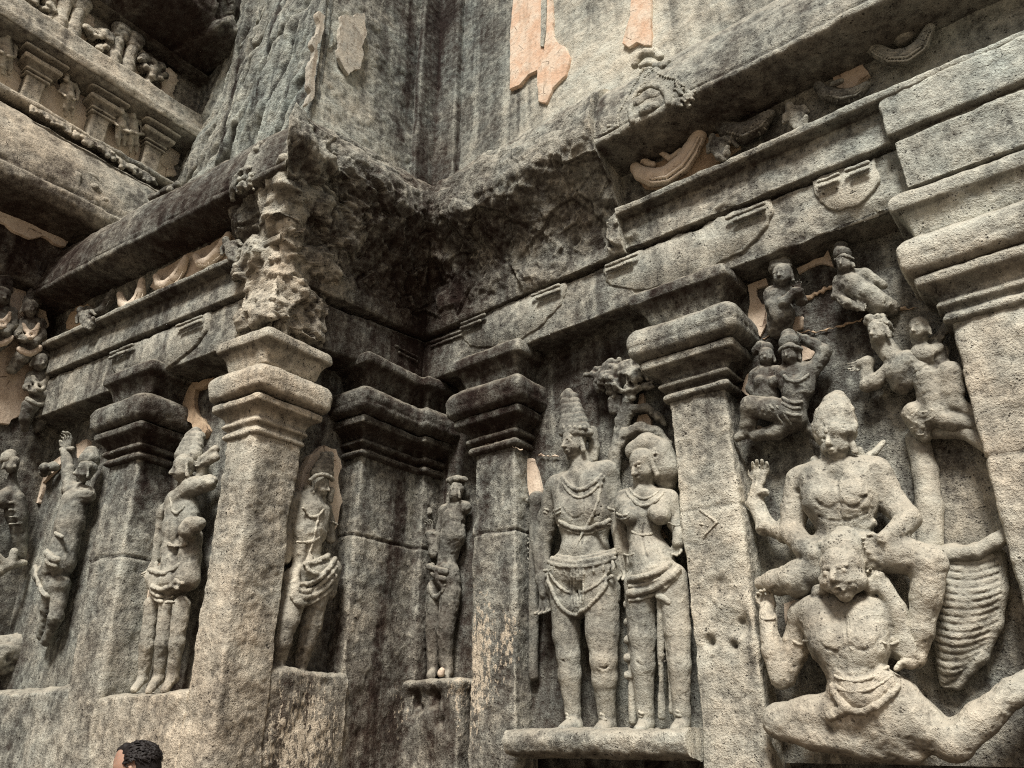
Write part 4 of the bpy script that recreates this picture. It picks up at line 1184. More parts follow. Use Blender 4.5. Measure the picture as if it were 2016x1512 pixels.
B.c((1640, 1420, .2, 50), (1760, 1440, .2, 50), k=.05)
H = S_(M, .0095); H.c((1660, 1084, .40, 42), (1668, 1072, .36, 38), k=.03).c((1614, 1108, .38, 20), (1662, 1088, .48, 18), (1712, 1104, .36, 22), k=.02).c((1612, 1120, .36, 18), (1606, 1146, .34, 12), k=.02).c((1714, 1116, .34, 20), (1716, 1140, .33, 13), k=.02)
B.c((1690, 1400, .28, 60), (1740, 1420, .26, 62), (1800, 1430, .24, 50), k=.06).c((1600, 1425, .22, 34), (1700, 1440, .24, 40), k=.05)
C = S_(M, .0095)
grooves(B, [[(1664, 1215), (1668, 1260), (1684, 1330)], [(1612, 1262), (1640, 1282), (1668, 1272)], [(1676, 1272), (1706, 1280), (1734, 1254)], [(1650, 1318), (1690, 1330), (1736, 1304)]], 2.4)
for a_, b_, c_, r_ in (((1640, 1352), (1690, 1400), (1766, 1352), 9), ((1644, 1330), (1692, 1340), (1748, 1312), 4), ((1640, 1345), (1692, 1362), (1756, 1330), 4)): C.drape(B, [a_, b_, c_], r_, .4)
C.drape(B, [(1672, 1392), (1650, 1404), (1636, 1410)], 11, .3)
bands(C, B, [(1512, 1216, 17, 4), (1580, 1262, 26, 7), (1752, 1262, 24, 7)], 4)
figure('kneeling_figure', 'broad kneeling bearer with folded legs under the four armed figure', M, (1650, 1470, .3), [('body', B, STONE_FIG_PALE), ('hair', H, STONE_FIG_PALE), ('loincloth', C, STONE_FIG)], group=GRP, rough=.55)

# ribbed wing
W = S_(M, .0085)
W.c((1962, 1096, .08, 18), (1964, 1160, .09, 19), (1954, 1225, .08, 18), (1926, 1292, .07, 16), (1884, 1350, .05, 10), k=.03).c((1860, 1110, .09, 22), (1858, 1250, .08, 20), (1862, 1340, .05, 12), k=.03).c((1880, 1110, .09, 40), (1880, 1180, .10, 40), (1880, 1250, .09, 34), (1872, 1310, .07, 22), (1866, 1345, .04, 12), k=.03).c((1934, 1105, .08, 38), (1930, 1170, .09, 38), (1912, 1235, .08, 32), (1890, 1300, .06, 20), k=.03)
WG = W
for q in range(17):
    t = q / 16; y = 1100 + 236 * t
    xr = 1990 - 10 * t - 90 * t ** 2.6
    W.drape(WG, [(1840, y), ((1840 + xr) / 2, y + 12), (xr, y - 14 + 8 * t)], 2.2, .75, k=.004, n=14, op=-1)
    if q == 0: W._keep = W._sf
W2 = S_(M, .0095)
W2.c((1834, 1086, .18, 15), (1870, 1090, .2, 16), (1920, 1088, .2, 15), (1960, 1066, .2, 15), (1990, 1046, .18, 14), k=.02).c((1806, 866, .03, 22), (1822, 930, .03, 23), (1830, 1000, .05, 24), (1832, 1070, .08, 24), k=.03)
W2.c((1840, 850, .08, 15), (1900, 850, .12, 15), (1945, 880, .14, 14), k=.02)
figure('ribbed_wing', 'long ribbed wing hanging beside the kneeling bearer', M, (1870, 1360, .1), [('feathers', W, STONE_FIG), ('upper_edge', W2, STONE_FIG)], cat='sculpture', rough=.25)

# flying pair, upper left of the seated panel
B = S_(M, .009)
B.c((1552, 745, .18, 26), (1566, 768, .2, 26), (1566, 796, .19, 24)).c((1584, 738, .18, 22), (1580, 765, .19, 24)).c((1540, 734, .17, 16), (1566, 728, .18, 18), (1598, 728, .16, 16)).c((1558, 712, .17, 14), (1562, 735, .17, 17))
B.head(1556, 697, .24, 23, -10, 0, -10)
B.c((1600, 730, .16, 16), (1618, 706, .15, 14), (1624, 692, .15, 13)).c((1624, 692, .15, 13), (1600, 676, .16, 11), (1584, 666, .17, 9)); B.hand(1584, 666, .17, 150, 26, .7)
B.c((1560, 816, .19, 26), (1520, 806, .22, 23), (1480, 800, .22, 20)).c((1478, 800, .22, 20), (1473, 835, .18, 15), (1470, 852, .16, 12), (1452, 862, .18, 9)).c((1566, 826, .18, 22), (1530, 850, .18, 15), (1486, 858, .16, 11)).c((1572, 826, .15, 16), (1590, 846, .1, 11), (1610, 864, .07, 7))
H = S_(M, .009); H.c((1554, 674, .2, 20), (1552, 662, .18, 15), k=.02).arc([(1536, 690), (1555, 682), (1576, 688)], 5, .25, n=8, w2=.30)
C = S_(M, .0085); C.drape(B, [(1542, 784), (1566, 793), (1592, 784)], 4, .7); C.drape(B, [(1540, 794), (1566, 804), (1592, 796)], 4, .7); C.drape(B, [(1538, 804), (1566, 818), (1594, 808)], 4, .7); C.drape(B, [(1530, 800), (1544, 816), (1560, 838)], 3, .6); C.drape(B, [(1516, 798), (1530, 816), (1540, 834)], 3, .6); C.drape(B, [(1544, 740), (1566, 752), (1592, 738)], 3, .7)
figure('flying_figure', 'flying man with one arm bent over his head above the seated figure', M, (1530, 860, .15), [('body', B, STONE_FIG_DARK), ('headdress', H, STONE_FIG_DARK), ('belt', C, STONE_FIG_DARK)], group=GRP)
B = S_(M, .009)
B.c((1506, 742, .14, 24), (1510, 775, .15, 24), (1514, 800, .14, 22)).c((1492, 740, .13, 15), (1530, 735, .14, 16)).c((1508, 712, .13, 12), (1508, 735, .13, 15)); B.head(1509, 702, .19, 19, 5, 0, -8)
B.c((1498, 752, .22, 13)).c((1524, 750, .22, 13)).c((1488, 742, .13, 12), (1478, 765, .14, 10), (1496, 782, .2, 9))
H = S_(M, .009); H.c((1507, 688, .15, 16), (1498, 684, .13, 12), (1488, 692, .12, 9), k=.02)
figure('flying_figure', 'small woman held beside the flying man with a bent arm', M, (1510, 810, .15), [('body', B, STONE_FIG_DARK), ('hair', H, STONE_FIG_DARK)], group=GRP)

# bust with folded hands under the lintel
B = S_(M, .009)
B.c((1532, 590, .16, 24), (1538, 620, .16, 26), (1535, 645, .1, 24)).c((1520, 578, .15, 15), (1560, 576, .15, 15)).c((1540, 560, .16, 15), (1540, 580, .16, 18)); B.head(1541, 543, .22, 25, -5, 0, -6)
B.c((1518, 582, .15, 14), (1520, 602, .2, 12), (1545, 594, .26, 10), (1566, 572, .27, 8)).c((1562, 580, .15, 13), (1578, 592, .18, 11), (1574, 574, .25, 9)); B.hand(1566, 572, .27, 60, 24, .4)
H = S_(M, .009); H.stack((1537, 528, .18, 23), (1534, 506, .15, 18), 4).c((1533, 500, .13, 12))
figure('praying_bust', 'crowned bust with folded hands under the lintel edge', M, (1538, 650, .1), [('body', B, STONE_FIG), ('crown', H, STONE_FIG)], group=GRP)
# flying figure right of it
B = S_(M, .009)
B.c((1658, 558, .16, 20), (1676, 562, .18, 23), (1702, 580, .16, 23), (1730, 598, .12, 22), (1752, 606, .06, 18)).c((1664, 532, .17, 11), (1664, 548, .17, 13)); B.head(1663, 519, .22, 21, -14, .1, -6)
B.c((1650, 556, .16, 12), (1646, 582, .18, 10), (1668, 598, .22, 9), (1688, 606, .2, 8)); B.hand(1688, 606, .2, -20, 24, .7)
B.c((1680, 540, .16, 13), (1702, 540, .15, 12), (1720, 552, .13, 10), (1740, 562, .1, 8))
H = S_(M, .009); H.c((1658, 500, .16, 18), (1655, 486, .13, 13), k=.02).arc([(1645, 512), (1660, 504), (1680, 510)], 4, .23, n=7, w2=.27)
C = S_(M, .009)
for q in range(8): C.c((1692 + q * 8, 566 + q * 3, .22 - q * .018, 4), (1690 + q * 8, 600 + q * 3, .20 - q * .018, 4), k=.005)
figure('flying_figure', 'flying figure in a pleated skirt stretched sideways below the lintel', M, (1700, 620, .1), [('body', B, STONE_FIG), ('headdress', H, STONE_FIG_DARK), ('pleated_skirt', C, STONE_FIG)], group=GRP)
# worn pair at the right
B = S_(M, .0095)
B.head(1730, 654, .19, 27, -30, .1, -6, .6).c((1736, 675, .12, 20), (1760, 705, .13, 20), k=.03).c((1786, 718, .16, 30), (1772, 732, .16, 26), (1776, 755, .14, 22)).c((1752, 728, .13, 15), (1724, 752, .14, 14), (1708, 760, .14, 13)).c((1706, 756, .13, 12), (1708, 712, .14, 11), (1694, 716, .13, 10))
B.hand(1694, 716, .13, 190, 30, .5); B.c((1790, 752, .16, 13), (1812, 728, .2, 12), (1822, 716, .18, 11))
H = S_(M, .0095)
rr = np.random.default_rng(8)
for q in range(26): H.c((1722 + rr.uniform(-14, 26), 634 + rr.uniform(-12, 8), .17 + rr.uniform(-.05, .05), rr.uniform(6, 9)), (1738 + rr.uniform(-6, 16), 650 + rr.uniform(-12, 24), .11 + rr.uniform(-.03, .04), rr.uniform(5, 8)), k=.008)
figure('flying_figure', 'worn flying figure with a curly head reaching left beside the right pilaster', M, (1760, 770, .1), [('body', B, STONE_FIG), ('curls', H, STONE_FIG)], group=GRP, rough=.55)
B = S_(M, .0095)
B.c((1824, 745, .16, 28), (1836, 780, .15, 26), (1842, 812, .15, 24), k=.03).c((1812, 700, .18, 20), (1830, 700, .18, 20), (1846, 690, .16, 16)).c((1812, 665, .17, 14), (1818, 700, .17, 18)).head(1810, 648, .21, 26, -25, 0, -5, .8)
B.c((1850, 690, .15, 16), (1858, 730, .16, 13), (1846, 752, .18, 11), (1820, 770, .2, 10)).c((1846, 670, .14, 13), (1868, 640, .1, 10), (1880, 630, .08, 8))
B.c((1860, 760, .14, 22), (1872, 735, .18, 22), (1876, 770, .17, 20), (1880, 795, .16, 17), (1925, 816, .14, 12)).c((1842, 822, .16, 22), (1880, 832, .15, 18), (1940, 842, .12, 13)).c((1800, 815, .15, 24), (1814, 845, .13, 18), (1822, 862, .12, 12), k=.03)
C = S_(M, .0095)
rr = np.random.default_rng(9)
for q in range(14): C.drape(B, [(1790 + rr.uniform(-6, 20), 806 + q * 3.5), (1806 + rr.uniform(-4, 10), 816 + q * 3.2), (1830 + rr.uniform(-4, 10), 806 + q * 3)], 3.2, .6)
figure('flying_figure', 'worn flying figure with bent knee touching the right pilaster', M, (1840, 860, .1), [('body', B, STONE_FIG), ('drapery', C, STONE_FIG)], group=GRP, rough=.55)

# plaster haloed figure on the return wall
B = S_(R, .0095)
B.c((605, 1010, .16, 34), (604, 1045, .18, 32), (602, 1085, .16, 30)).c((626, 1010, .17, 24), (618, 1050, .17, 26)).c((584, 988, .14, 20), (612, 980, .16, 20), (636, 1000, .14, 16)).c((626, 968, .17, 15), (622, 990, .16, 20))
B.head(630, 957, .22, 25, 28, .05, -12)
B.c((606, 1125, .17, 36), (628, 1130, .18, 34), k=.035).c((580, 1165, .18, 27), (566, 1220, .2, 23), (556, 1262, .18, 18), (548, 1310, .12, 13)).c((622, 1160, .17, 26), (612, 1225, .16, 22), (602, 1265, .15, 17), (590, 1318, .1, 13)); B.c((590, 1322, .1, 12), (594, 1334, .2, 10)); B.c((548, 1314, .12, 12), (556, 1328, .22, 10))
B.c((638, 1004, .13, 15), (646, 1030, .13, 12), (650, 1062, .14, 10)); B.hand(648, 1046, .16, 80, 30, 1.3); B.c((576, 995, .12, 16), (566, 1050, .1, 13), (562, 1100, .12, 11))
H = S_(R, .0095); H.stack((634, 932, .19, 22), (644, 896, .15, 13), 5).arc([(612, 944), (634, 934), (654, 944)], 5, .27, n=9, w2=.31)
H.c((605, 962, .16, 8), (606, 985, .17, 8), k=.006).c((652, 965, .16, 7), (650, 985, .16, 7), k=.006)
B.c((576, 1140, .16, 22), (592, 1172, .18, 22), (612, 1176, .18, 20), (640, 1160, .17, 22), (650, 1120, .16, 22), k=.03)
C = S_(R, .0085)
for a_, b_, c_, r_ in (((558, 1120), (604, 1150), (660, 1100), 6), ((560, 1132), (604, 1164), (662, 1116), 5), ((562, 1146), (604, 1176), (660, 1134), 6), ((566, 1160), (602, 1188), (654, 1156), 5)): C.drape(B, [a_, b_, c_], r_, .6)
C.drape(B, [(570, 1102), (604, 1110), (646, 1094)], 6, .7); C.drape(B, [(572, 1064), (604, 1068), (628, 1058)], 3, .5); C.drape(B, [(596, 1000), (616, 1018), (636, 1004)], 2.6, .5); C.drape(B, [(626, 1014), (618, 1060), (604, 1100)], 2.4, .5)
C.drape(B, [(586, 1120), (580, 1160), (590, 1190)], 9, .4); C.drape(B, [(612, 1096), (606, 1120), (628, 1130)], 5, .7)
C.c((628, 1190, .20, 3.5), (604, 1300, .14, 3.5), k=.005)
figure('standing_figure', 'standing figure in a swagged skirt with a pale plaster halo', R, (590, 1330, .15), [('body', B, STONE_FIG), ('crown', H, STONE_FIG), ('skirt', C, STONE_FIG_PALE)], group=GRP)

# small figure in the narrow niche
B = S_(M, .0095)
B.c((894, 1020, .12, 24), (892, 1055, .13, 24), (882, 1095, .12, 19), (880, 1110, .12, 20)).c((876, 1006, .1, 13), (900, 1000, .12, 15), (915, 1000, .1, 14)).c((897, 980, .13, 11), (896, 1000, .12, 14)); B.head(898, 968, .17, 21, -30, 0, -8)
B.c((880, 1130, .13, 27), (884, 1140, .13, 26)).c((858, 1160, .13, 19), (854, 1230, .12, 16), (853, 1300, .09, 12), (852, 1322, .09, 11), (848, 1332, .18, 9)).c((888, 1165, .13, 21), (876, 1240, .15, 18), (878, 1300, .1, 13), (880, 1322, .1, 11), (876, 1332, .18, 9))
B.c((878, 1008, .11, 12), (864, 1050, .13, 10), (854, 1090, .15, 9)).c((854, 1088, .15, 11), (848, 1052, .16, 9.5)); B.hand(847, 1046, .16, 100, 30, 1.0); B.c((840, 1050, .17, 5), (858, 1050, .17, 5), k=.005)
H = S_(M, .009); H.c((884, 946, .14, 6), (900, 942, .2, 7), (916, 944, .12, 6), k=.01).c((900, 950, .12, 15), k=.02)
C = S_(M, .0085); C.drape(B, [(850, 1114), (880, 1126), (914, 1110)], 6, .6); C.drape(B, [(850, 1128), (880, 1140), (914, 1126)], 5, .6); C.drape(B, [(846, 1150), (858, 1178), (876, 1152)], 3.5, .7); C.drape(B, [(862, 1126), (864, 1140), (872, 1156)], 6, .5)
LP = S_(M, .009); LP.arc([(826, 1018), (818, 988), (836, 990)], 7, .12, n=9).c((836, 990, .12, 7), (846, 1010, .14, 7), k=.01); LP.c((822, 1020, .12, 8), (840, 1024, .14, 6), k=.01)
figure('standing_figure', 'small slim figure on the chewed pedestal in the narrow niche', M, (870, 1335, .1), [('body', B, STONE_FIG), ('cap', H, STONE_FIG), ('belt', C, STONE_FIG), ('ring_in_hand', LP, STONE_FIG)], group=GRP)
S = S_(M, .006); S.c((868, 1326, .24, 7), (870, 1320, .24, 6), k=.006)
props(S.build('white_pebble', PLASTER, None, rough=.4, stone=False), 'small white lump lying at the feet of the slim figure', 'stone')

# slender figure left of the outer corner
B = S_(LN, .011)
B.c((352, 1010, .22, 26), (346, 1045, .22, 25), (342, 1085, .2, 22)).c((372, 1000, .2, 22), (376, 1060, .2, 20), (376, 1095, .19, 20)).c((412, 950, .2, 17), (380, 958, .24, 19), (346, 985, .25, 18), (326, 1010, .22, 16), (316, 1060, .2, 12), (308, 1100, .2, 10), k=.03); B.hand(304, 1108, .22, -110, 38, .8)
B.c((368, 945, .22, 15), (366, 970, .22, 20)).head(362, 922, .3, 29, -25, -.1, -16)
B.c((376, 1036, .30, 21), (368, 1044, .32, 17), k=.02).c((392, 1030, .26, 13))
B.c((322, 1140, .2, 28), (346, 1146, .21, 28), (364, 1140, .2, 21), k=.04).c((344, 1085, .2, 24), (344, 1140, .21, 28), k=.04).c((372, 1095, .19, 20), (370, 1140, .2, 24), k=.04).c((300, 1190, .18, 17), (290, 1270, .15, 14), (282, 1335, .1, 10), (264, 1358, .2, 8)).c((330, 1190, .22, 17), (320, 1265, .2, 14.5), (312, 1335, .14, 10.5), (294, 1360, .26, 8)).c((358, 1190, .2, 17), (348, 1265, .19, 14.5), (340, 1335, .14, 10.5), (322, 1360, .26, 8))
B.c((392, 960, .16, 13), (404, 905, .2, 10), (424, 884, .22, 9)).c((388, 920, .2, 9), (424, 900, .22, 9)); B.hand(400, 905, .24, 180, 30, .9)
H = S_(LN, .011); H.stack((370, 898, .25, 25), (384, 860, .2, 19), 5).c((386, 852, .18, 12))
B.c((304, 1140, .22, 18), (318, 1160, .24, 20), (324, 1184, .22, 13), k=.03)
C = S_(LN, .010); C.drape(B, [(296, 1122), (326, 1128), (352, 1112)], 5, .7); C.drape(B, [(298, 1152), (322, 1160), (346, 1146)], 5, .6); C.drape(B, [(346, 1142), (370, 1148), (392, 1130)], 5, .7); C.drape(B, [(346, 1156), (370, 1162), (390, 1146)], 5, .7); C.drape(B, [(300, 1166), (336, 1176), (388, 1162)], 3.5, .6); C.drape(B, [(302, 1176), (336, 1186), (384, 1174)], 3.5, .6); C.drape(B, [(336, 980), (350, 1010), (382, 960)], 3.5, .7); C.drape(B, [(332, 1070), (350, 1076), (372, 1066)], 4, .7)
figure('standing_figure', 'slender figure with crossed legs columns and bent shoulder beside the tan outer pilaster', LN, (310, 1362, .2), [('body', B, STONE_FIG), ('crown', H, STONE_FIG), ('waist_cloth', C, STONE_FIG)], group=GRP)

# figure with a raised arm, far left niche
B = S_(LN, .014)
B.c((148, 985, .2, 24), (138, 1030, .2, 26), (128, 1075, .2, 24)).c((170, 975, .16, 18), (150, 968, .18, 18), (136, 966, .2, 14)).c((138, 966, .22, 13), (134, 925, .24, 12), (131, 890, .24, 11)); B.hand(131, 882, .25, 95, 40, .9); B.head(170, 928, .22, 24, -20, 0, -8)
B.c((128, 1075, .2, 24), (118, 1110, .21, 27), (104, 1130, .21, 26), k=.04).c((108, 1150, .2, 22), (96, 1200, .16, 16), (84, 1250, .1, 12)).c((120, 1150, .17, 18), (110, 1215, .16, 14), (92, 1262, .1, 11))
H = S_(LN, .014); H.c((176, 905, .2, 20), (180, 892, .18, 14), k=.02); H.c((122, 886, .25, 6), (142, 884, .25, 6), k=.006)
B.c((84, 1130, .2, 18), (98, 1165, .2, 15), (118, 1150, .2, 16), k=.03)
C = S_(LN, .012); C.drape(B, [(88, 1082), (120, 1104), (154, 1090)], 7, .6); C.drape(B, [(86, 1096), (116, 1116), (150, 1104)], 4, .6); C.drape(B, [(70, 1115), (86, 1165), (106, 1178)], 5, .6); C.drape(B, [(106, 1178), (126, 1156), (138, 1110)], 5, .6); C.drape(B, [(132, 1096), (128, 1120), (130, 1150)], 6, .5); C.drape(B, [(110, 1050), (134, 1058), (156, 1046)], 4, .7)
figure('standing_figure', 'dark standing figure raising one braceleted arm left of the stepped capital', LN, (95, 1262, .1), [('body', B, STONE_FIG_DARK), ('hair', H, STONE_FIG_DARK), ('loincloth', C, STONE_FIG)], group=GRP)
B = S_(FW, .016)
B.c((28, 985, .2, 20), (33, 1015, .2, 20), (40, 1060, .18, 13), (42, 1090, .16, 10)).c((0, 985, .22, 18), (20, 970, .2, 14)).head(22, 915, .24, 19, 10, 0, -8, .8).c((24, 940, .2, 9), (26, 970, .2, 12))
for q in range(4): B.c((18, 990 + q * 14, .3, 3), (44, 988 + q * 14, .28, 3), k=.006)
H = S_(FW, .016); H.c((16, 902, .22, 15), (20, 896, .2, 12), k=.02); C = S_(FW, .016); C.c((-12, 1128, .2, 14), (20, 1112, .25, 9), (48, 1108, .2, 6), k=.02).arc([(-10, 1090), (14, 1110), (28, 1086)], 8, .24, n=7)
figure('standing_figure', 'ribbed torso of a figure cut by the left edge of the photo', FW, (30, 1120, .1), [('body', B, STONE_FIG_DARK), ('hair', H, STONE_FIG), ('scarf', C, STONE_FIG)], group=GRP)
S = S_(LN, .014); rr = np.random.default_rng(12)
for q in range(16): S.c((92 + rr.uniform(-24, 24), 940 + rr.uniform(-36, 40), .1 + rr.uniform(0, .08), rr.uniform(6, 12)), k=.012)
props(S.build('rock_boss', STONE_FIG_DARK, None, rough=1.2), 'lumpy dark boss of rock beside the raised arm', 'carving')
S = S_(FW, .016)
S.c((-10, 1290, .16, 34), (40, 1275, .16, 30), k=.03).c((8, 1316, .2, 12), (50, 1318, .22, 10), k=.02)
for x, y, r in ((16, 1268, 8), (44, 1264, 9), (60, 1262, 6), (24, 1296, 14), (38, 1288, 6)): S.c((x, y, .36, r), (x + 6, y - 4, .36, r * .8), k=.012, op=-1)
props(S.build('eroded_pedestal', STONE_FIG, None, rough=1.0), 'pitted skull like pedestal at the lower left edge', 'pedestal')

# three praying figures on the plastered wall below the pavilion eave
def prayer(label, x, y, s, kind):
    B = S_(FW, .015); f = lambda dx, dy, w, r: (x + dx * s, y + dy * s, w, r * s)
    B.c(f(0, 48, .12, 20), f(-4, 75, .12, 18), k=.03).c(f(-18, 42, .12, 10), f(16, 42, .12, 11)).c(f(-4, 30, .14, 9), f(-2, 42, .12, 12)); B.head(*f(-2, 14, .2, 1)[:3], 21 * s, 5, 0, -8)
    B.c(f(18, 46, .13, 10), f(20, 66, .16, 9), f(4, 82, .24, 8), f(-16, 74, .28, 7)).c(f(-20, 46, .13, 10), f(-28, 66, .2, 8), f(-14, 74, .28, 7)); B.hand(*f(-14, 74, .28, 1)[:3], 150, 22 * s, .4)
    if kind: B.c(f(-4, 92, .14, 20), f(-22, 104, .2, 15), f(-30, 128, .16, 12), f(-32, 150, .1, 9), k=.03).c(f(6, 96, .14, 16), f(4, 130, .12, 11), f(-6, 152, .1, 9))
    else: B.c(f(-4, 92, .14, 20), f(-20, 110, .16, 14), f(-38, 134, .1, 10), k=.03)
    H = S_(FW, .015); H.stack(f(2, 0, .17, 17), f(6, -20, .14, 13), 4)
    C = S_(FW, .014); C.drape(B, [f(-26, 90, 0, 0)[:2], f(-4, 102, 0, 0)[:2], f(16, 90, 0, 0)[:2]], 6 * s, .6); C.drape(B, [f(-16, 44, 0, 0)[:2], f(-2, 60, 0, 0)[:2], f(14, 44, 0, 0)[:2]], 4 * s, .7); C.drape(B, [f(-16, 50, 0, 0)[:2], f(-2, 72, 0, 0)[:2], f(14, 50, 0, 0)[:2]], 4 * s, .7)
    figure('praying_figure', label, FW, (x, y + 150 * s, .1), [('body', B, STONE_FIG_DARK), ('crown', H, STONE_FIG_DARK), ('sash', C, PLASTER if kind == 0 else STONE_FIG)], group=GRP)
prayer('praying figure with a tall crown and cream sash beside the left end of the frieze', 62, 594, 1.0, 0)
prayer('crouching dark figure below the praying one on the plastered wall', 80, 700, .95, 1)
prayer('praying figure half cut off by the left edge of the photo', 4, 570, 1.05, 0)
slab('plaster_skin', FW, [(-40, 520), (20, 526), (45, 545), (74, 556), (92, 572), (97, 600), (92, 650), (90, 690), (122, 690), (108, 745), (96, 762), (84, 800), (60, 810), (20, 830), (-40, 850)], -.03, .03, PLASTER, None, jag=.03)
o = COL.objects[-1]; props(o, 'ragged cream plaster skin behind the praying figures', 'plaster')

# gallery figures
def gallery_fig(label, x, y, h, n, lean=0):
    B = S_(FW, .016); H = S_(FW, .016)
    for k in range(n):
        dx = (k - (n - 1) / 2) * h * .30; f = lambda a, b, w, r: (x + dx + a * h, y + dx * .55 + b * h, w, r * h)
        B.c(f(0, .24, .1, .13), f(0, .42, .12, .11), f(0, .52, .12, .14), k=.03).c(f(-.13, .24, .1, .06), f(.13, .24, .1, .06)).c(f(-.06, .6, .12, .085), f(-.07, .8, .11, .06), f(-.07, .98, .08, .045)).c(f(.06, .6, .12, .085), f(.08, .8, .11, .06), f(.07, .98, .08, .045))
        B.c(f(-.16, .24, .1, .055), f(-.2, .4, .12, .045), f(-.08, .5, .2, .04)).c(f(.16, .24, .1, .055), f(.22, .4, .1, .045), f(.2, .56, .12, .04)); B.head(*f(lean, .1, .16, 1)[:3], .1 * h, 0, 0, -8)
        H.c(f(lean, .0, .12, .085), f(lean * 1.3, -.06, .1, .055), k=.02)
    C = S_(FW, .014); C.drape(B, [(x - h * .2 * n, y + h * .5 - h * .05 * n), (x, y + h * .56), (x + h * .2 * n, y + h * .53 + h * .05 * n)], h * .04, .7)
    if not C.prims: C.c((x, y + h * .5, .2, h * .05))
    figure('gallery_figure', label, FW, (x, y + h, .1), [('bodies' if n > 1 else 'body', B, STONE_FIG_PALE), ('hair', H, STONE_FIG), ('girdle', C, STONE_FIG_PALE)], group='little figures in the pavilion gallery')
gallery_fig('embracing couple in the gallery niche nearest the dark rock', 250, 214, 80, 2)
gallery_fig('dancing figure in the gallery niche between two little pilasters', 135, 148, 82, 1, -.05)
gallery_fig('seated looking figure in the gallery niche at the left edge', 12, 60, 88, 1, .05)

# ------------------------------------------------------------------ serpentine garlands of the friezes
def garland(label, pl, pts, radii, w, mat, ribs=True, extra=None, group='serpentine garlands on the friezes', vox=.011):
    G = S_(pl, vox)
    ch = [(x, y, w + .01, r) for (x, y), r in zip(pts, radii)]
    G.c(*ch, k=.012)
    t = figure('garland', label, pl, (pts[0][0], pts[0][1], w), [('body', G, mat)], cat='carving', group=group, rough=.35)
    Bd = S_(pl, vox * .85)
    P = resample([np.array(p) for p in pts], 5.5)
    rl = np.interp(np.linspace(0, 1, len(P)), np.linspace(0, 1, len(radii)), radii)
    for i, (p, r) in enumerate(zip(P, rl)):
        dep = pl.hit(p[0], p[1], w)[2]
        Bd.c((p[0], p[1] + r * .1, w + .01 + r * dep / FPX * .95, r * .2), k=.003)
    if ribs:
        for i in range(1, len(P) - 1, 2):
            d = P[i + 1] - P[i - 1]; d = d / np.linalg.norm(d); nn = np.array([-d[1], d[0]]); r = rl[i]; dep = pl.hit(*P[i], w)[2]
            a, b = P[i] + nn * r * .85, P[i] - nn * r * .85
            Bd.c((a[0], a[1], w + .03, r * .13), (P[i][0] + nn[0] * r * .5, P[i][1] + nn[1] * r * .5, w + .01 + r * dep / FPX * .8, r * .13), k=.003)
    else:
        for sgn in (-.55, .55):
            ch2 = []
            for i in range(len(P)):
                d = P[min(i + 1, len(P) - 1)] - P[max(i - 1, 0)]; d = d / np.linalg.norm(d); nn = np.array([-d[1], d[0]]); dep = pl.hit(*P[i], w)[2]
                q = P[i] + nn * rl[i] * sgn; ch2.append((q[0], q[1], w + .01 + rl[i] * dep / FPX * .8, rl[i] * .14))
            Bd.c(*ch2, k=.003)
    u, z, _ = pl.hit(*pts[0], w)
    Bd.build('beading', mat, t, rough=.2)
    if extra:
        X = S_(pl, vox)
        for e in extra: X.c(*e, k=.012)
        X.build('fins', mat, t, rough=.5)
    return t
PLM = PLASTER_OLD
wm = .355
garland('cream plastered serpent garland, lowest on the main frieze', M, [(1250, 330), (1262, 342), (1285, 350), (1312, 346), (1342, 324), (1362, 295), (1376, 268)], [11, 15, 18, 19, 19, 18, 15], wm, PLASTER_LIT, False,
        [[(1240, 324, wm, 5), (1262, 316, wm, 9), (1285, 324, wm, 7)], [(1300, 300, wm, 6), (1320, 312, wm, 7), (1340, 296, wm, 5)]])
garland('dark ribbed serpent garland in the middle of the main frieze', M, [(1412, 242), (1432, 258), (1464, 266), (1494, 250), (1516, 226)], [12, 17, 20, 18, 11], wm, STONE_DARK, True, [[(1436, 244, wm, 5), (1470, 246, wm, 6), (1506, 222, wm, 4)], [(1410, 250, wm, 7), (1440, 276, wm + .05, 5), (1452, 288, wm + .03, 4)]])
garland('ribbed garland with a pale flower near the top of the main frieze', M, [(1612, 170), (1630, 186), (1656, 192), (1684, 186), (1704, 170)], [10, 14, 16, 15, 10], wm, STONE_DARK, True, [[(1640, 166, wm + .04, 7), (1656, 160, wm + .05, 6)]])
garland('large ring shaped garland at the top right of the main frieze', M, [(1704, 72), (1722, 98), (1750, 113), (1785, 111), (1812, 92), (1830, 56)], [10, 13, 15, 16, 15, 11], wm + .02, STONE, False, [[(1736, 70, wm, 14), (1780, 76, wm, 16), (1800, 56, wm, 12)]])
def putto(label, pl, w, x, y, s, mat):
    B = S_(pl, .010); f = lambda a, b, dw, r: (x + a * s, y + b * s, w + dw, r * s)
    B.c(f(0, 0, .04, 13), f(10, 8, .05, 13), k=.02).c(f(8, 12, .06, 8), f(20, 20, .08, 6), f(22, 6, .1, 5)).c(f(-2, 12, .06, 8), f(6, 26, .08, 6), f(16, 30, .08, 5)).c(f(-6, -6, .05, 6), f(-14, 4, .07, 5), f(-16, 16, .07, 4)); B.head(*f(-8, -14, .08, 1)[:3], 9 * s)
    B.c(f(8, -8, .05, 6), f(18, -10, .06, 5), f(26, -4, .06, 4))
    figure('small_figure', label, pl, (x, y, w), [('body', B, mat)], group='tiny figures among the garlands', rough=.4)
putto('tiny grey figure seated on cream plaster between two garlands', M, wm, 1410, 284, 1.0, STONE)
putto('tiny climbing figure on the shelf right of the dark garland', M, wm, 1562, 224, 1.1, STONE)
putto('tiny figure crouched at the right end of the left wall frieze', L, .1, 452, 486, .95, STONE)
putto('tiny dark figure at the left end of the left wall frieze', L, .08, 165, 622, .85, STONE_DARK)
wl = .06
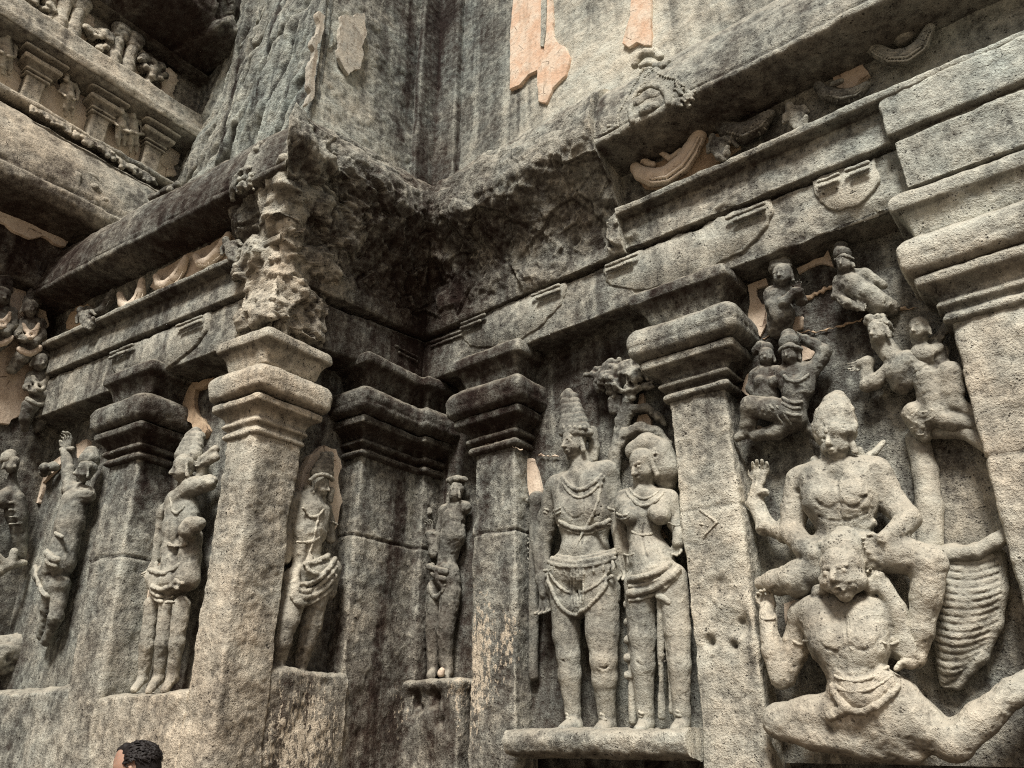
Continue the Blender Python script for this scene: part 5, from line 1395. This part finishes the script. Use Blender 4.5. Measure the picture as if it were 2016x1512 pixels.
garland('cream garland loop, first from the left on the left wall frieze', L, [(236, 580), (242, 598), (254, 606), (268, 596), (277, 576), (280, 553)], [7, 9, 11, 11, 10, 7], wl, PLASTER_LIT, False, vox=.014)
garland('cream garland loop, second from the left on the left wall frieze', L, [(308, 545), (314, 560), (328, 562), (346, 548), (358, 528), (366, 508)], [7, 9, 11, 11, 10, 7], wl, PLASTER_LIT, False, vox=.014)
garland('cream garland loop nearest the rock bracket', L, [(386, 505), (394, 518), (410, 516), (430, 498), (442, 478), (450, 462)], [7, 9, 11, 11, 10, 7], wl, PLASTER_LIT, False, vox=.014)
garland('dark ribbed garland at the left end of the left wall frieze', L, [(172, 608), (186, 618), (204, 610), (216, 590), (222, 574)], [7, 9, 10, 9, 6], wl, STONE_DARK, True, vox=.014)
MF, LF = M.shifted(.285), L.shifted(-.015)
PL('plaster_skin', MF, [(1254, 352), (1268, 318), (1330, 300), (1384, 258), (1452, 236), (1460, 286), (1446, 296), (1430, 308), (1408, 326), (1392, 332), (1360, 350), (1310, 368), (1268, 372)], PLASTER_OLD, fz, 'warm plaster skin behind the lowest garland', jag=.02, w0=-.05, w1=.02)
PL('plaster_skin', MF, [(1634, 150), (1660, 128), (1694, 130), (1706, 146), (1690, 156), (1676, 176), (1644, 172)], PLASTER, fz, jag=.02, w0=-.05, w1=.03)
FZL = [o for o in COL.objects if o.name.startswith('frieze_shelf')][0]
PL('plaster_skin', LF, [(292, 566), (306, 540), (348, 508), (400, 482), (452, 458), (468, 470), (466, 500), (430, 526), (404, 540), (372, 548), (340, 566), (316, 578)], PLASTER, FZL, 'cream plaster skin behind two garland loops', jag=.03, w0=-.05, w1=.03)
PL('plaster_skin', LF, [(126, 640), (138, 612), (170, 598), (180, 606), (172, 640), (150, 662), (140, 652)], PLASTER_OLD, FZL, jag=.03, w0=-.05, w1=.03)

# horseshoe ornament on the main cornice
def on_prof(pl, prof, base, zs, px, py):
    """Depth of the cornice face behind an image point (its curved profile, solved along the ray)."""
    lo = [p for p in prof if p[1] >= 6.33 and p[0] > -.2]
    zz = [1.6 + (p[1] - 1.6) * zs for p in lo]; ww = [p[0] + base for p in lo]
    w = .7
    for _ in range(25):
        z = pl.hit(px, py, w)[1]
        w = .5 * w + .5 * float(np.interp(z, zz, ww))
    return w
KW = lambda x, y, d=0.0: on_prof(M, CORN_R, .3, 1.0, x, y) + d
K = S_(M, .009)
K.c(*[(x, y, KW(x, y, .012), 6.5) for x, y in ((1246, 240), (1241, 220), (1244, 200), (1254, 184), (1270, 173), (1288, 169), (1304, 174), (1314, 188), (1316, 204))], k=.006)
K2 = S_(M, .008)
for ln in ([(1216, 248), (1218, 222), (1238, 186), (1256, 156), (1268, 132)], [(1282, 136), (1300, 148), (1330, 156), (1346, 170)], [(1330, 164), (1342, 182), (1352, 196)], [(1276, 136), (1279, 152)], [(1271, 136), (1270, 152)]):
    for p in resample([np.array(p) for p in ln], 5.2): K2.c((p[0], p[1], KW(p[0], p[1], .012), 3.8), k=.002)
K3 = S_(M, .009)
K3.c(*[(x, y, KW(x, y, .03), r) for x, y, r in ((1250, 128, 8), (1256, 114, 9), (1270, 104, 9), (1288, 104, 9), (1300, 112, 8))], k=.012)
K3.c(*[(x, y, KW(x, y, .02), r) for x, y, r in ((1290, 130, 7), (1308, 130, 8), (1316, 122, 6))], k=.01)
K3.c(*[(x, y, KW(x, y, .02), r) for x, y, r in ((1262, 130, 6), (1276, 124, 6), (1292, 126, 6))], k=.01)
rr = np.random.default_rng(15)
for q in range(26):
    x, y = 1320 + rr.uniform(0, 44), 176 + rr.uniform(-12, 34); K3.c((x, y, KW(x, y, .006), rr.uniform(3, 5.5)), (x + rr.uniform(2, 9), y + rr.uniform(-5, 6), KW(x, y, .016), 2.6), k=.006)
for q in range(12):
    x, y = 1188 + rr.uniform(0, 26), 254 + rr.uniform(-8, 12); K3.c((x, y, KW(x, y, .006), rr.uniform(3, 5)), (x + 7, y - 2, KW(x, y, .012), 2.6), k=.006)
for q in range(16):
    t = q / 15; x, y = 1232 + 36 * t + rr.uniform(-2, 10), 222 - 72 * t + rr.uniform(-4, 6); K3.c((x, y, KW(x, y, .004), 4), k=.006)
K4 = S_(M, .009); K4.c((1272, 220, KW(1272, 220, .0), 15), (1290, 212, KW(1290, 212, -.01), 13), k=.02)
K5 = S_(M, .010); K5.c((1262, 208, KW(1262, 208, -.06), 19), (1284, 194, KW(1284, 194, -.065), 19), (1300, 192, KW(1300, 192, -.05), 13), k=.02)  # second body: dark stone lump painting the shade inside the arch
figure('horseshoe_ornament', 'beaded horseshoe arch ornament on the main cornice', M, (1280, 236, .7), [('arch_ring', K, STONE), ('bead_strings', K2, STONE), ('leaf_crest', K3, STONE), ('boss', K4, STONE), ('hollow_shade', K5, STONE_DARK)], cat='ornament', rough=.4)
# ornaments on the left cornice
LWq = lambda x, y, d=0.0: on_prof(L, CORN_L, .0, .93, x, y) + d
K = S_(L, .012); rr = np.random.default_rng(16)
K.c(*[(x, y, LWq(x, y, .01), 6) for x, y in ((458, 392), (458, 370), (464, 352), (476, 338), (492, 332))], k=.01)
for q in range(20):
    x, y = 486 + rr.uniform(-18, 18), 356 + rr.uniform(-16, 22); K.c((x, y, LWq(x, y, .0), rr.uniform(4, 7)), k=.01)
for q in range(16):
    x, y = 506 + rr.uniform(-18, 14), 286 + rr.uniform(-12, 16); K.c((x, y, LWq(x, y, .02), rr.uniform(5, 8)), k=.008)
K.c((486, 340, LWq(486, 340, .0), 8), (500, 300, LWq(500, 300, .0), 8), k=.02)
props(K.build('cornice_ornament', STONE, None, rough=.8), 'worn leafy ornament on the left cornice beside the broken corner', 'ornament')
K = S_(L, .013)
for q in range(16):
    x = 322 + rr.uniform(-26, 30); y = 380 - (x - 322) * .5 + rr.uniform(-6, 6); K.c((x, y, LWq(x, y, .0), rr.uniform(5, 8)), k=.014)
K.c((300, 390, LWq(300, 390, .0), 7), (350, 364, LWq(350, 364, .0), 7), k=.02)
props(K.build('cornice_ornament', STONE_DARK, None, rough=.9), 'dark worn crest on top of the left cornice', 'ornament')

# plaster remains between the figures
PW = lambda poly, lab=None, mat=PLASTER, pl=M, par=wallM, w1=.035, jag=.008: PL('plaster_patch', pl, poly, mat, par, lab, w0=-.05, w1=w1, jag=jag)
PW([(1036, 906), (1048, 902), (1058, 935), (1066, 965), (1062, 986), (1042, 990)], 'narrow cream plaster strip beside the staff')
PW([(1472, 560), (1508, 545), (1512, 560), (1490, 566), (1488, 585), (1500, 600), (1512, 598), (1514, 630), (1497, 664), (1484, 645), (1470, 628), (1476, 600)], 'forked cream plaster patch beside the praying bust')
PW([(1566, 528), (1600, 512), (1622, 506), (1632, 492), (1642, 524), (1612, 518), (1590, 526), (1570, 538)])
PW([(1548, 650), (1564, 640), (1568, 624), (1582, 622), (1580, 646), (1566, 652), (1550, 660)])
PW([(1576, 680), (1606, 690), (1600, 704), (1580, 712)])
PW([(1460, 770), (1470, 738), (1484, 730), (1478, 770), (1474, 780)])
PW([(1250, 835), (1256, 818), (1274, 814), (1282, 826), (1282, 840)]); PW([(1246, 888), (1254, 862), (1276, 852), (1294, 858), (1292, 882), (1260, 900)])
PW([(1258, 776), (1266, 772), (1270, 800), (1256, 798)]); PW([(1282, 1036), (1290, 1026), (1306, 1046), (1312, 1058), (1298, 1060)])
PW([(1544, 1190), (1566, 1184), (1574, 1192), (1560, 1206), (1546, 1228)]); PW([(1776, 1210), (1786, 1200), (1790, 1228)])
PW([(1482, 842), (1496, 838), (1512, 848), (1506, 854)], w1=.06)
PW([(588, 972), (598, 930), (612, 898), (636, 874), (664, 884), (674, 918), (664, 950), (674, 990), (666, 1036), (656, 1050), (640, 1024), (646, 990), (650, 930), (640, 896), (618, 926), (608, 975)], 'arched pale plaster halo around the crowned head', PLASTER_LIT, R, wallR, .07, .012)
PW([(40, 985), (56, 918), (96, 914), (122, 898), (124, 906), (84, 950), (74, 992), (58, 992)], 'bright plaster patch beside the raised arm', PLASTER, LN, wallL, .05, .02)
PW([(150, 874), (170, 866), (172, 890), (158, 916), (152, 900)], None, PLASTER, LN, wallL, .06, .015)
PW([(354, 770), (366, 752), (420, 745), (414, 756), (386, 766), (384, 800), (402, 828), (408, 842), (398, 858), (376, 846), (366, 820)], 'dripping plaster remnant between the two left capitals', PLASTER_OLD, LN, wallL, .05, .02)
PW([(300, 1100), (320, 1020), (324, 1026), (306, 1110), (290, 1180), (288, 1160)], None, PLASTER, LN, wallL, .05, .006)
def seam(label, pl, pts, w, mat, par, r=3.0):
    S = S_(pl, .007)
    P = resample([np.array(p) for p in pts], 7)
    jit = [(x + random.uniform(-1.5, 1.5), y + random.uniform(-2.5, 2.5), w, r * random.uniform(.35, 1.3)) for x, y in P]
    S.c(*jit, k=.004)
    props(S.build('mortar_seam', mat, par, rough=.9, stone=False), label)
seam('long orange mortar seam', M, [(1500, 668), (1530, 656), (1568, 654), (1620, 652), (1660, 640), (1700, 628), (1750, 614), (1808, 604)], .022, PLASTER_OLD, wallM, 2.8)
seam('short orange mortar seam', M, [(1574, 590), (1598, 582), (1620, 574), (1638, 562)], .022, PLASTER_OLD, wallM, 3.6)
seam('thin pale seam across the dark pilaster', M, [(928, 894), (950, 880), (975, 872), (1000, 874), (1030, 886)], .228, PLASTER, wallM, 1.6)
seam('pale crack in the corner pilaster', M, [(1060, 895), (1098, 898)], .02, PLASTER, wallM, 1.8)

# small carvings on and beside the pilasters
LZ = S_(M, .008)
for q in range(9):
    y = 1058 + q * 20
    LZ.c((1036, y, .02, 2.2), (1056, y + 14, .02, 2.2), k=.003).c((1056, y, .02, 2.2), (1036, y + 14, .02, 2.2), k=.003)
LZ.c((1034, 1052, .02, 2.2), (1033, 1240, .02, 2.2), k=.003).c((1059, 1052, .02, 2.2), (1058, 1240, .02, 2.2), k=.003)
LZ.build('lozenge_band', STONE, wallM, rough=.3)
P4 = [o for o in COL.objects if o.get('label', '').startswith('pale grey pilaster')][0]
AR = S_(M, .008)
AR.c((1378, 1004, .25, 2.6), (1412, 1028, .25, 2.6), (1384, 1056, .25, 2.6), k=.003).c((1382, 1032, .25, 4)).c((1372, 1030, .25, 2), (1394, 1036, .25, 2), k=.003)
AR.build('carved_chevron', STONE_PALE, P4, rough=.3)
# ------------------------------------------------------------------ visitor at the lower left: only the top of the head reaches the picture
def skin_mat():
    T = NT('skin'); g = T.n('ShaderNodeNewGeometry'); n = T.noise(g.outputs['Position'], 60, 3)
    return T.out(T.mix(n, (.40, .25, .18), (.33, .20, .14)), .5, n, .1, .002, .4, **{'Subsurface Weight': .12})
def cloth_mat(nm, a, b):
    T = NT(nm); g = T.n('ShaderNodeNewGeometry'); n = T.noise(g.outputs['Position'], 220, 2)
    return T.out(T.mix(n, a, b), .9, n, .3, .003, .1)
def hair_mat():
    T = NT('hair'); g = T.n('ShaderNodeNewGeometry'); n = T.noise(T.vscale(g.outputs['Position'], 1, 1, 1), 90, 3)
    return T.out(T.mix(n, (.006, .005, .005), (.022, .017, .015)), .6, n, .5, .004, .3)
SKIN, HAIR = skin_mat(), hair_mat()
SHIRT, TROUS = cloth_mat('shirt', (.10, .12, .17), (.13, .15, .2)), cloth_mat('trousers', (.05, .05, .06), (.07, .07, .08))
class Flat(Plane):
    pass
D = 4.5
d = ray(263, 1517); c = CAM + d * (D / d[1])
PP = Plane((c[0], c[1]), 90)                     # local frame: u right, w toward the camera
hz = c[2]
def pers():
    t = thing('person', 'dark haired visitor facing left, head just reaching the lower edge', 'person', (c[0], c[1], 0))
    m = lambda S, *p, k=.015, op=1: S.m(*p, k=k, op=op)
    B = Sculpt(PP, .008)
    # head in profile, facing left (-u)
    m(B, (.02, 0, hz + .03, .088), (-.015, 0, hz + .02, .085)); m(B, (-.03, 0, hz - .05, .062), (-.05, 0, hz - .09, .036)); m(B, (-.082, 0, hz + .045, .030), (-.07, 0, hz + .075, .035))
    m(B, (-.098, 0, hz + .01, .012), (-.118, 0, hz - .028, .014), k=.008); m(B, (-.092, .02, hz - .03, .011), (-.092, -.02, hz - .03, .011), k=.006)
    m(B, (-.096, .015, hz - .062, .009), (-.1, 0, hz - .062, .010), (-.096, -.015, hz - .062, .009), k=.005); m(B, (-.094, .013, hz - .077, .009), (-.094, -.013, hz - .077, .009), k=.005)
    for s in (-1, 1):
        m(B, (-.092, s * .02, hz + .024, .008), (-.08, s * .05, hz + .022, .009), k=.008); m(B, (-.08, s * .033, hz + .003, .013), k=.004); m(B, (.02, s * .085, hz + .01, .016), (.012, s * .088, hz - .03, .011), k=.006)
    m(B, (.02, 0, hz - .07, .056), (.03, 0, hz - .17, .06))
    # torso, arms, hips, legs
    zs_ = hz - .2
    m(B, (.03, -.14, zs_ - .03, .06), (.03, .14, zs_ - .03, .06), k=.03); m(B, (.03, -.07, zs_ - .12, .10), (.02, -.06, zs_ - .40, .085), k=.04); m(B, (.03, .07, zs_ - .12, .10), (.02, .06, zs_ - .40, .085), k=.04)
    for s in (-1, 1):
        m(B, (.03, s * .18, zs_ - .04, .055), (.05, s * .21, zs_ - .32, .043), (-.0, s * .20, zs_ - .55, .032), k=.02)
        m(B, (.02, s * .085, zs_ - .50, .09), (.01, s * .09, zs_ - .90, .058), (.03, s * .09, .09, .042), k=.03); m(B, (.03, s * .09, .05, .04), (-.1, s * .09, .035, .032), k=.02)
        hb = np.array([-.005, s * .2, zs_ - .58])
        m(B, (hb[0], hb[1], hb[2], .03), (hb[0] - .005, hb[1], hb[2] - .06, .028), k=.01)
        for q in range(4): m(B, (hb[0] - .03 + q * .019, hb[1], hb[2] - .08, .0095), (hb[0] - .03 + q * .018, hb[1] - s * .008, hb[2] - .115, .009), (hb[0] - .03 + q * .017, hb[1] - s * .022, hb[2] - .145 - (q in (1, 2)) * .012, .0078), k=.003)
        m(B, (hb[0] - .03, hb[1], hb[2] - .02, .011), (hb[0] - .052, hb[1] - s * .01, hb[2] - .06, .0095), (hb[0] - .05, hb[1] - s * .015, hb[2] - .09, .0085), k=.004)
    B.build('body', SKIN, t, rough=0, stone=False)
    S = Sculpt(PP, .012)
    m(S, (.03, -.14, zs_ - .035, .072), (.03, .14, zs_ - .035, .072), k=.03); m(S, (.03, -.07, zs_ - .12, .115), (.02, -.07, zs_ - .52, .112), k=.04); m(S, (.03, .07, zs_ - .12, .115), (.02, .07, zs_ - .52, .112), k=.04); m(S, (.03, 0, zs_ + .0, .07), k=.02)
    for s in (-1, 1): m(S, (.03, s * .18, zs_ - .04, .07), (.045, s * .205, zs_ - .26, .066), k=.02)
    S.build('shirt', SHIRT, t, rough=.4, stone=False)
    S = Sculpt(PP, .012)
    for s in (-1, 1): m(S, (.02, s * .085, zs_ - .50, .108), (.01, s * .09, zs_ - .90, .078), (.03, s * .09, .12, .062), k=.03)
    S.build('trousers', TROUS, t, rough=.4, stone=False)
    # hair: swept up, many small locks
    Hh = Sculpt(PP, .0029)
    m(Hh, (.035, 0, hz + .04, .086), (-.005, 0, hz + .068, .068), k=.02); m(Hh, (.065, 0, hz + .0, .075), (.075, 0, hz - .05, .05), k=.02); m(Hh, (-.06, 0, hz + .105, .028), (-.084, 0, hz + .094, .022), k=.012)
    rr = np.random.default_rng(2)
    for q in range(900):
        a = rr.uniform(-.25, 2.75); b = rr.uniform(-1.25, 1.25)
        n = np.array([-math.cos(a) * math.cos(b), math.sin(b), math.sin(a) * math.cos(b)])
        if n[0] < -.45 and n[2] < .72: continue
        p = np.array([.018, 0, hz + .035]) + n * np.array([.104, .088, .094])
        fl = np.array([.8, 0, .1]) + rr.normal(0, .28, 3); fl -= n * (fl @ n); fl /= np.linalg.norm(fl)
        e = p + fl * rr.uniform(.03, .06) + n * rr.uniform(-.004, .010)
        m(Hh, (*p, .0042), (*((p + e) / 2 + n * .006), .0038), (*e, .0014), k=.0012)
    Hh.build('hair', HAIR, t, rough=0, stone=False)
pers()
# ------------------------------------------------------------------ camera, world, sun, render settings
cam = bpy.data.cameras.new('camera'); cam.sensor_width = 36.0; cam.lens = 36.0 * FPX / 2016
cam.clip_start = .05; cam.clip_end = 2000
co = bpy.data.objects.new('camera', cam); COL.objects.link(co)
co.location = CAM; co.rotation_euler = (R_(90) + PITCH, 0, 0)
SC.camera = co
SUN_AZ, SUN_EL = 191.0, 52.0            # direction the light comes from: azimuth clockwise from +Y, elevation
w = bpy.data.worlds.new('World'); SC.world = w; w.use_nodes = True
nt = w.node_tree; nt.nodes.clear()
sky = nt.nodes.new('ShaderNodeTexSky'); sky.sky_type = 'NISHITA'; sky.sun_disc = False
sky.sun_elevation = R_(SUN_EL); sky.sun_rotation = R_(SUN_AZ); sky.dust_density = 4.0; sky.air_density = 1.0
tn = nt.nodes.new('ShaderNodeMix'); tn.data_type = 'RGBA'; tn.blend_type = 'MULTIPLY'; tn.inputs[0].default_value = 1.0
tn.inputs[7].default_value = (1.0, .89, .78, 1)
bg = nt.nodes.new('ShaderNodeBackground'); bg.inputs[1].default_value = SKY_STRENGTH if 'SKY_STRENGTH' in globals() else .062
wo = nt.nodes.new('ShaderNodeOutputWorld')
nt.links.new(sky.outputs[0], tn.inputs[6]); nt.links.new(tn.outputs[2], bg.inputs[0]); nt.links.new(bg.outputs[0], wo.inputs[0])
sl = bpy.data.lights.new('sun', 'SUN'); sl.energy = 5.0; sl.angle = R_(14); sl.color = (1.0, .965, .91)
so = bpy.data.objects.new('sun', sl); COL.objects.link(so)
a, e = R_(SUN_AZ), R_(SUN_EL)
sd = np.array([math.sin(a) * math.cos(e), math.cos(a) * math.cos(e), math.sin(e)])
from mathutils import Vector
so.rotation_euler = Vector(sd).to_track_quat('Z', 'Y').to_euler()
so.location = (0, -10, 20)
SC.view_settings.view_transform = 'Standard'; SC.view_settings.look = 'None'; SC.view_settings.exposure = 0; SC.view_settings.gamma = 1
SC.render.engine = 'CYCLES'
SC.cycles.use_denoising = False; SC.cycles.filter_width = 1.15; SC.cycles.max_bounces = 3; SC.cycles.diffuse_bounces = 2
